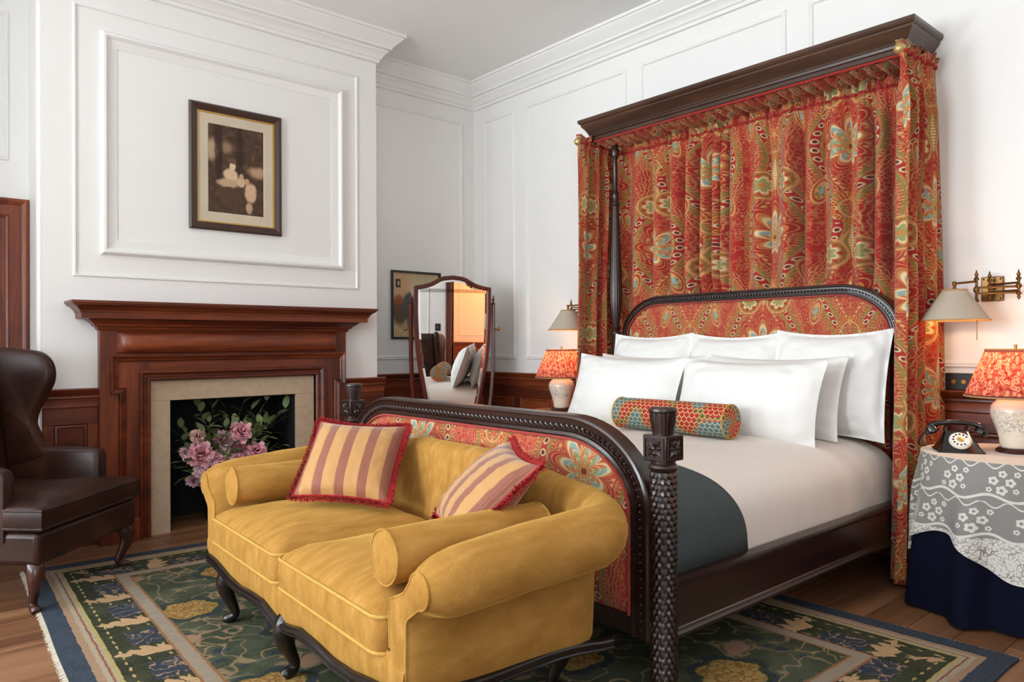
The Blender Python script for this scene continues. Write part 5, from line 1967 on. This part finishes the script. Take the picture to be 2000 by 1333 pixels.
g.add([(x, -0.0022, z) for x, z in I2], [tuple(range(n))])
g.xf(tilt)
gl = g.build('mirror_glass', M['mirror_glass'], cm, smooth=0)
g = G()
g.add([(x, 0.0, z) for x, z in I1] + [(x, -0.0022, z) for x, z in I2], [(i, (i + 1) % n, (i + 1) % n + n, i + n) for i in range(n)])
g.xf(tilt)
g.build('bevelled_edge', M['mirror_glass'], gl, smooth=0)
g = G()
g.add([(x, 0.012, z) for x, z in inset2(OUT, 0.004)], [tuple(range(n))])
g.xf(tilt)
g.build('back_board', M['mirror_wood'], cm, smooth=0)
for sx in (-1, 1):
    xs = sx * 0.338
    pts = spline([(xs, 0.0, 1.47), (xs, 0.0, 1.2), (sx * 0.334, 0, 0.95), (sx * 0.308, 0, 0.66), (sx * 0.25, 0, 0.42), (sx * 0.24, 0, 0.2)], 24)
    post = G().tube(pts, 0.0165, 4).build('upright', M['mirror_wood'], cm, smooth=30)
    G().lathe([(0.016, 1.465), (0.019, 1.472), (0.012, 1.48), (0.006, 1.487), (0.011, 1.498), (0.012, 1.506), (0.006, 1.516), (0.004, 1.524), (0.0055, 1.53), (0, 1.545)], 14, (xs, 0, 0)).build('finial', M['mirror_wood'], post, smooth=50)
    G().lathe([(0.006, 0), (0.006, 0.02), (0.014, 0.024), (0.016, 0.032), (0.012, 0.042), (0, 0.046)] if sx > 0 else [(0.006, 0), (0.006, -0.02), (0.014, -0.024), (0.016, -0.032), (0.012, -0.042), (0, -0.046)], 14, (xs + sx * 0.012, 0, 1.27), 'x').build('knob', M['brass'], post, smooth=50)
    for sy in (-1, 1):
        G().tube(spline([(sx * 0.24, 0, 0.26), (sx * 0.245, sy * 0.1, 0.17), (sx * 0.25, sy * 0.22, 0.05), (sx * 0.25, sy * 0.27, 0.014)], 12), list(np.linspace(0.02, 0.013, 13)), 6).build('foot', M['mirror_wood'], cm, smooth=50)
G().tube([(-0.245, 0, 0.3), (0.245, 0, 0.3)], 0.014, 8).build('stretcher', M['mirror_wood'], cm, smooth=50)

# ------------------------------------------------------------------ bedside tables
TX, TY, TZ, TR = 3.71, 0.985, 0.662, 0.335
tab = thing('bedside_table', 'round bedside table hidden under a navy cloth at the near side of the bed', 'table', (TX, TY, 0))
G().lathe([(0, TZ - 0.03), (TR - 0.012, TZ - 0.03), (TR - 0.006, TZ - 0.02), (TR - 0.006, TZ - 0.01), (TR - 0.015, TZ - 0.006), (0, TZ - 0.006)], 40).build('table_top', M['table_wood'], tab, smooth=40)
G().lathe([(0.05, 0.02), (0.04, 0.1), (0.045, 0.4), (0.08, TZ - 0.03)], 16).build('pedestal', M['table_wood'], tab, smooth=50)
G().lathe([(0.2, 0.0), (0.2, 0.02), (0.05, 0.03)], 24).build('base', M['table_wood'], tab, smooth=40)
def skirt(a, b):
    th = a * 2 * PI
    z = lerp(TZ - 0.003, 0.012, b)
    dr = (TZ - z)
    fold = math.sin(th * 11 + 0.8 * math.sin(th * 3)) + 0.4 * math.sin(th * 17 + 1)
    r = TR + 0.004 + 0.075 * dr / TZ + fold * 0.036 * sm(dr / 0.45)
    return (min(r * math.cos(th), 0.36), min(r * math.sin(th), 0.355), z)
g = G()
g.grid(skirt, 150, 24, wu=True)
g.lathe([(0, TZ - 0.0025), (TR * 0.5, TZ - 0.0025), (TR + 0.004, TZ - 0.003)], 150, cap=False)
cl = thing('tablecloth', 'long navy blue cloth hanging to the floor from the round bedside table', 'tablecloth', (TX, TY, 0))
g.build('cloth', M['navy_cloth'], cl, smooth=70)
lc = thing('lace_cloth', 'white floral lace cloth draped over the navy tablecloth', 'tablecloth', (TX, TY, 0))
def hem(th):
    # square cloth: four low points
    k = math.cos(2 * (th - math.radians(200))) 
    k = abs(math.cos(2 * (th - math.radians(108))))
    return 0.31 + 0.15 * (k ** 2.2)
def lace_fn(a, b):
    th = a * 2 * PI
    dr = b * hem(th)
    fold = math.sin(th * 11 + 0.8 * math.sin(th * 3)) + 0.4 * math.sin(th * 17 + 1)
    r = TR + 0.0115 + 0.09 * dr / TZ + fold * 0.036 * sm(dr / 0.45)
    zt = TZ + 0.0025
    return (min(r * math.cos(th), 0.364), min(r * math.sin(th), 0.362), zt - dr)
g = G()
g.grid(lace_fn, 150, 20, wu=False, uvfn=lambda a, b: (a * 2 * PI * TR, b * hem(a * 2 * PI) + 0.004))
v0 = len(g.v)
g.lathe([(0, TZ + 0.003), (TR * 0.5, TZ + 0.003), (TR + 0.0115, TZ + 0.0025)], 150, cap=False)
for i in range(v0, len(g.v)): g.uv[i] = (g.v[i][0], -0.1)
g.build('lace', M['lace'], lc, smooth=70)

LX, LY, LZ, LR = 3.84, 3.885, 0.655, 0.225
ta2 = thing('bedside_table', 'small round wooden bedside table at the far side of the bed', 'table', (LX, LY, 0))
G().lathe([(0, LZ - 0.022), (LR - 0.01, LZ - 0.022), (LR, LZ - 0.012), (LR - 0.004, LZ - 0.002), (LR - 0.012, LZ), (0, LZ)], 40).build('table_top', M['table_wood'], ta2, smooth=40)
G().lathe([(0.03, 0.06), (0.022, 0.12), (0.035, 0.2), (0.03, 0.3), (0.018, 0.45), (0.03, LZ - 0.022)], 18).build('column', M['mirror_wood'], ta2, smooth=50)
for k in range(3):
    a = k * 2 * PI / 3 + 0.4
    G().tube(spline([(0.02 * math.cos(a), 0.02 * math.sin(a), 0.14), (0.12 * math.cos(a), 0.12 * math.sin(a), 0.1), (0.22 * math.cos(a), 0.22 * math.sin(a), 0.012)], 10), list(np.linspace(0.02, 0.011, 11)), 8).build('foot', M['mirror_wood'], ta2, smooth=50)

# ------------------------------------------------------------------ table lamps
def table_lamp(label, loc, power):
    t = thing('table_lamp', label, 'lamp', loc, 0, 'porcelain bedside lamps')
    G().lathe([(0, 0), (0.076, 0), (0.078, 0.006), (0.074, 0.012), (0.066, 0.02), (0, 0.02)], 32).build('base', M['dark_wood_x'], t, smooth=40)
    G().lathe([(0, 0.02), (0.056, 0.02), (0.06, 0.026), (0.064, 0.06), (0.078, 0.11), (0.094, 0.155), (0.098, 0.18), (0.092, 0.205), (0.072, 0.226), (0.056, 0.236), (0.054, 0.245), (0.06, 0.25), (0.054, 0.255), (0, 0.255)], 36).build('body', M['porcelain'], t, smooth=60)
    st = G().tube([(0, 0, 0.25), (0, 0, 0.47)], 0.006, 8).build('stem', M['brass'], t, smooth=60)
    bl = G().lathe([(0, 0.30), (0.012, 0.30), (0.014, 0.325), (0.024, 0.35), (0.026, 0.37), (0.016, 0.39), (0, 0.397)], 16).build('bulb', M['bulb_glow'], st, smooth=60)
    bl.visible_shadow = True
    z0, z1, r0, r1 = 0.242, 0.45, 0.194, 0.112
    def sh(a, b):
        th = a * 2 * PI
        pl = 1 + (0.012 * math.sin(th * 64) + 0.006 * math.sin(th * 23)) * (1 - 0.5 * b)
        r = lerp(r0, r1, b) * pl
        return (r * math.cos(th), r * math.sin(th), lerp(z0, z1, b))
    g = G()
    g.grid(sh, 384, 10, wu=False, uvfn=lambda a, b: (a * 2 * PI * 0.16, b * 0.222))
    s = g.build('pleated_shade', M['pleated_shade'], t, smooth=80, recalc=False)
    for z, r in ((z0 + 0.002, r0), (z1 - 0.002, r1)):
        G().tube([(r * math.cos(a), r * math.sin(a), z) for a in np.linspace(0, 2 * PI, 60, endpoint=False)], 0.004, 6, closed=True).build('rim_binding', M['shade_trim'], s, smooth=60)
    g = G()
    for k in range(3):
        a = k * 2 * PI / 3
        g.tube([(0, 0, 0.44), (r1 * math.cos(a), r1 * math.sin(a), 0.446)], 0.0025, 5)
    g.build('shade_carrier', M['brass'], s, smooth=60)
    l = bpy.data.lights.new('lamp_bulb_light', 'POINT')
    l.energy, l.color, l.shadow_soft_size = power, (1.0, 0.55, 0.22), 0.03
    lo = bpy.data.objects.new('lamp_bulb_light', l)
    link(lo, t)
    lo.location = (0.0, 0.0, 0.42)
    return t
table_lamp('porcelain lamp with red pleated shade on the lace covered table', (3.765, 0.985, TZ + 0.0035), 2.8)
table_lamp('porcelain lamp with red pleated shade on the small wooden table beyond the bed', (3.855, 3.875, LZ + 0.0005), 2.6)

# ------------------------------------------------------------------ swing arm wall lamps
def sconce(label, loc, mirror=1, shade_off=(-0.25, 0.10)):
    t = thing('wall_lamp', label, 'lamp', loc, 0, 'brass swing arm wall lamps')
    b = M['antique_bronze']
    sy = mirror
    G().box(-0.014, 0, -0.048, 0.048, -0.06, 0.06).build('wall_plate', b, t, bev=0.004)
    g = G()
    for (yy, zz) in ((-0.036, 0.048), (0.036, 0.048), (-0.036, -0.048), (0.036, -0.048)): g.lathe([(0.005, -0.002), (0.003, -0.005), (0, -0.006)], 8, (-0.013, yy, zz), 'x')
    g.build('screw', b, t, smooth=50)
    def spindle(x, y, z0, z1):
        h = z1 - z0
        pr = [(0, z0 - 0.03), (0.004, z0 - 0.022), (0.008, z0 - 0.014), (0.005, z0 - 0.006), (0.011, z0), (0.012, z0 + 0.006), (0.006, z0 + 0.012), (0.006, z0 + h * 0.35), (0.012, z0 + h * 0.42), (0.014, z0 + h * 0.5), (0.012, z0 + h * 0.58), (0.006, z0 + h * 0.65),
              (0.006, z1 - 0.012), (0.012, z1 - 0.006), (0.011, z1), (0.005, z1 + 0.006), (0.009, z1 + 0.016), (0.0045, z1 + 0.026), (0.003, z1 + 0.034), (0, z1 + 0.042)]
        return G().lathe(pr, 14, (x, y, 0))
    A = (-0.05, 0.0)
    B = (-0.11, -0.135 * sy)
    Cc = (-0.17, 0.02 * sy)
    D = shade_off
    G().tube([(0, 0, 0.02), (A[0], A[1], 0.02)], 0.007, 8).build('bracket_arm', b, t, smooth=60)
    G().tube([(0, 0, -0.02), (A[0], A[1], -0.02)], 0.007, 8).build('bracket_arm', b, t, smooth=60)
    for (p, z0, z1) in ((A, -0.03, 0.045), (B, -0.035, 0.04), (Cc, -0.065, 0.045)): spindle(p[0], p[1], z0, z1).build('spindle', b, t, smooth=50)
    for (p, q, zz) in ((A, B, 0.018), (A, B, -0.018), (B, Cc, 0.0), (B, Cc, -0.028)):
        G().tube([(p[0], p[1], zz), (q[0], q[1], zz)], 0.005, 8).build('swing_arm', b, t, smooth=60)
    G().tube([(Cc[0], Cc[1], 0.03), (D[0], D[1], 0.02)], 0.0055, 8).build('swing_arm', b, t, smooth=60)
    G().lathe([(0, 0.012), (0.008, 0.008), (0.011, 0), (0.008, -0.008), (0.006, -0.02), (0.012, -0.024), (0.012, -0.03), (0.0, -0.03)], 14, (D[0], D[1], 0.02)).build('shade_gallery', b, t, smooth=50)
    G().tube([(Cc[0], Cc[1], -0.085), (Cc[0], Cc[1], -0.25)], 0.0022, 6).build('pull_cord', b, t, smooth=60)
    z1, z0 = -0.012, -0.155
    r0, r1 = 0.145, 0.052
    g = G()
    g.lathe([(r1, z1), (r0, z0)], 48, (D[0], D[1], 0), cap=False)
    g.lathe([(r1 - 0.0025, z1), (r0 - 0.0025, z0)], 48, (D[0], D[1], 0), cap=False)
    s = g.build('lamp_shade', M['card_shade'], t, smooth=60)
    for z, r, w in ((z0, r0, 0.0045), (z1, r1, 0.0045)):
        G().tube([(D[0] + r * math.cos(a), D[1] + r * math.sin(a), z) for a in np.linspace(0, 2 * PI, 48, endpoint=False)], w, 6, closed=True).build('shade_trim', M['shade_trim'], s, smooth=60)
    l = bpy.data.lights.new('wall_lamp_light', 'POINT')
    l.energy, l.color, l.shadow_soft_size = 1.0, (1.0, 0.62, 0.30), 0.02
    lo = bpy.data.objects.new('wall_lamp_light', l)
    link(lo, t)
    lo.location = (D[0], D[1], -0.09)
    return t
sconce('brass swing arm wall lamp with grey shade above the round lace covered table', (XR, 1.172, 1.405), 1, (-0.245, 0.09))
sconce('brass swing arm wall lamp half hidden behind the far bed curtain', (XR, 3.80, 1.405), -1, (-0.235, 0.045))

# ------------------------------------------------------------------ telephone
ph = thing('telephone', 'black rotary dial telephone on the lace covered bedside table', 'telephone', (3.64, 1.175, TZ + 0.0035), math.radians(-62))
bk = M['bakelite']
# body: local x = width, -y = front (dial), z up
def body(a, b):
    # a round the outline, b bottom to top
    th = a * 2 * PI
    w = lerp(0.094, 0.05, b ** 0.8)
    yf = lerp(-0.095, -0.01, b)
    yb = lerp(0.085, 0.055, b)
    c, s = math.cos(th), math.sin(th)
    e = 0.45
    X = w * math.copysign(abs(c) ** e, c)
    Yn = math.copysign(abs(s) ** e, s)
    Y = lerp(yf, yb, (Yn + 1) / 2)
    return (X, Y, 0.004 + 0.082 * b)
g = G()
g.grid(body, 48, 10, wu=True)
m1 = 11
g.f.append(tuple(i * m1 + 10 for i in range(48))); g.mi.append(0)
g.box(-0.09, 0.09, -0.09, 0.08, 0.0, 0.006)
bo = g.build('body', bk, ph, smooth=40, bev=0)
ang = math.atan2(0.085, 0.08)
dm = Matrix.Translation((0, -0.058, 0.05)) @ Matrix.Rotation(math.radians(47), 4, 'X')
G().lathe([(0, 0.006), (0.038, 0.006), (0.043, 0.003), (0.043, -0.004)], 36).xf(dm).build('dial_plate', M['dial_white'], ph, smooth=40)
g = G().lathe([(0.014, 0.010), (0.036, 0.010), (0.037, 0.007), (0.014, 0.007)], 36, cap=False)
fw = g.xf(dm).build('finger_wheel', M['petticoat_white'], ph, smooth=40)
for k in range(10):
    a = math.radians(30 + k * 30)
    G().lathe([(0.0, 0.0108), (0.0042, 0.0108), (0.0045, 0.010)], 12, (0.028 * math.cos(a), 0.028 * math.sin(a), 0)).xf(dm).build('finger_hole', M['plate_black'], fw, smooth=40)
G().lathe([(0, 0.0125), (0.012, 0.0122), (0.014, 0.0105)], 24).xf(dm).build('dial_centre', M['old_gold'], fw, smooth=40)
G().tube([dm @ Vector((0.02, -0.03, 0.012)), dm @ Vector((0.036, -0.036, 0.012))], 0.0015, 5).build('finger_stop', M['old_gold'], ph, smooth=50)
for sx in (-1, 1):
    G().tube(spline([(sx * 0.042, 0.0, 0.08), (sx * 0.044, 0.01, 0.098), (sx * 0.04, 0.045, 0.1), (sx * 0.042, 0.05, 0.08)], 10), 0.007, 8).build('cradle', bk, ph, smooth=60)
pts = spline([(-0.105, 0.022, 0.092), (-0.085, 0.022, 0.112), (-0.04, 0.022, 0.122), (0.04, 0.022, 0.122), (0.085, 0.022, 0.112), (0.105, 0.022, 0.092)], 24)
hs = G().tube(pts, list(np.interp(np.linspace(0, 1, 25), [0, 0.15, 0.3, 0.7, 0.85, 1], [0.017, 0.017, 0.012, 0.012, 0.017, 0.017])), 12).build('handset', bk, ph, smooth=60)
for sx in (-1, 1):
    mm = Matrix.Translation((sx * 0.102, 0.022, 0.094)) @ Matrix.Rotation(sx * 0.5, 4, 'Y')
    G().lathe([(0, 0.012), (0.018, 0.012), (0.024, 0.002), (0.029, -0.012), (0.029, -0.02), (0.024, -0.024), (0, -0.022)], 24).xf(mm).build('ear_cap', bk, hs, smooth=50)
pts = []
for i in range(260):
    t_ = i / 259
    c = Vector((-0.115 - 0.03 * math.sin(PI * t_), 0.022 + 0.05 * t_, 0.085 - 0.075 * math.sin(PI * min(1, t_ * 1.1) / 2)))
    a = t_ * 34 * 2 * PI
    pts.append(c + Vector((0.005 * math.cos(a), 0.005 * math.sin(a) * 0.6, 0.005 * math.sin(a) * 0.6)))
G().tube(pts, 0.0016, 5).build('coiled_cord', bk, hs, smooth=60)
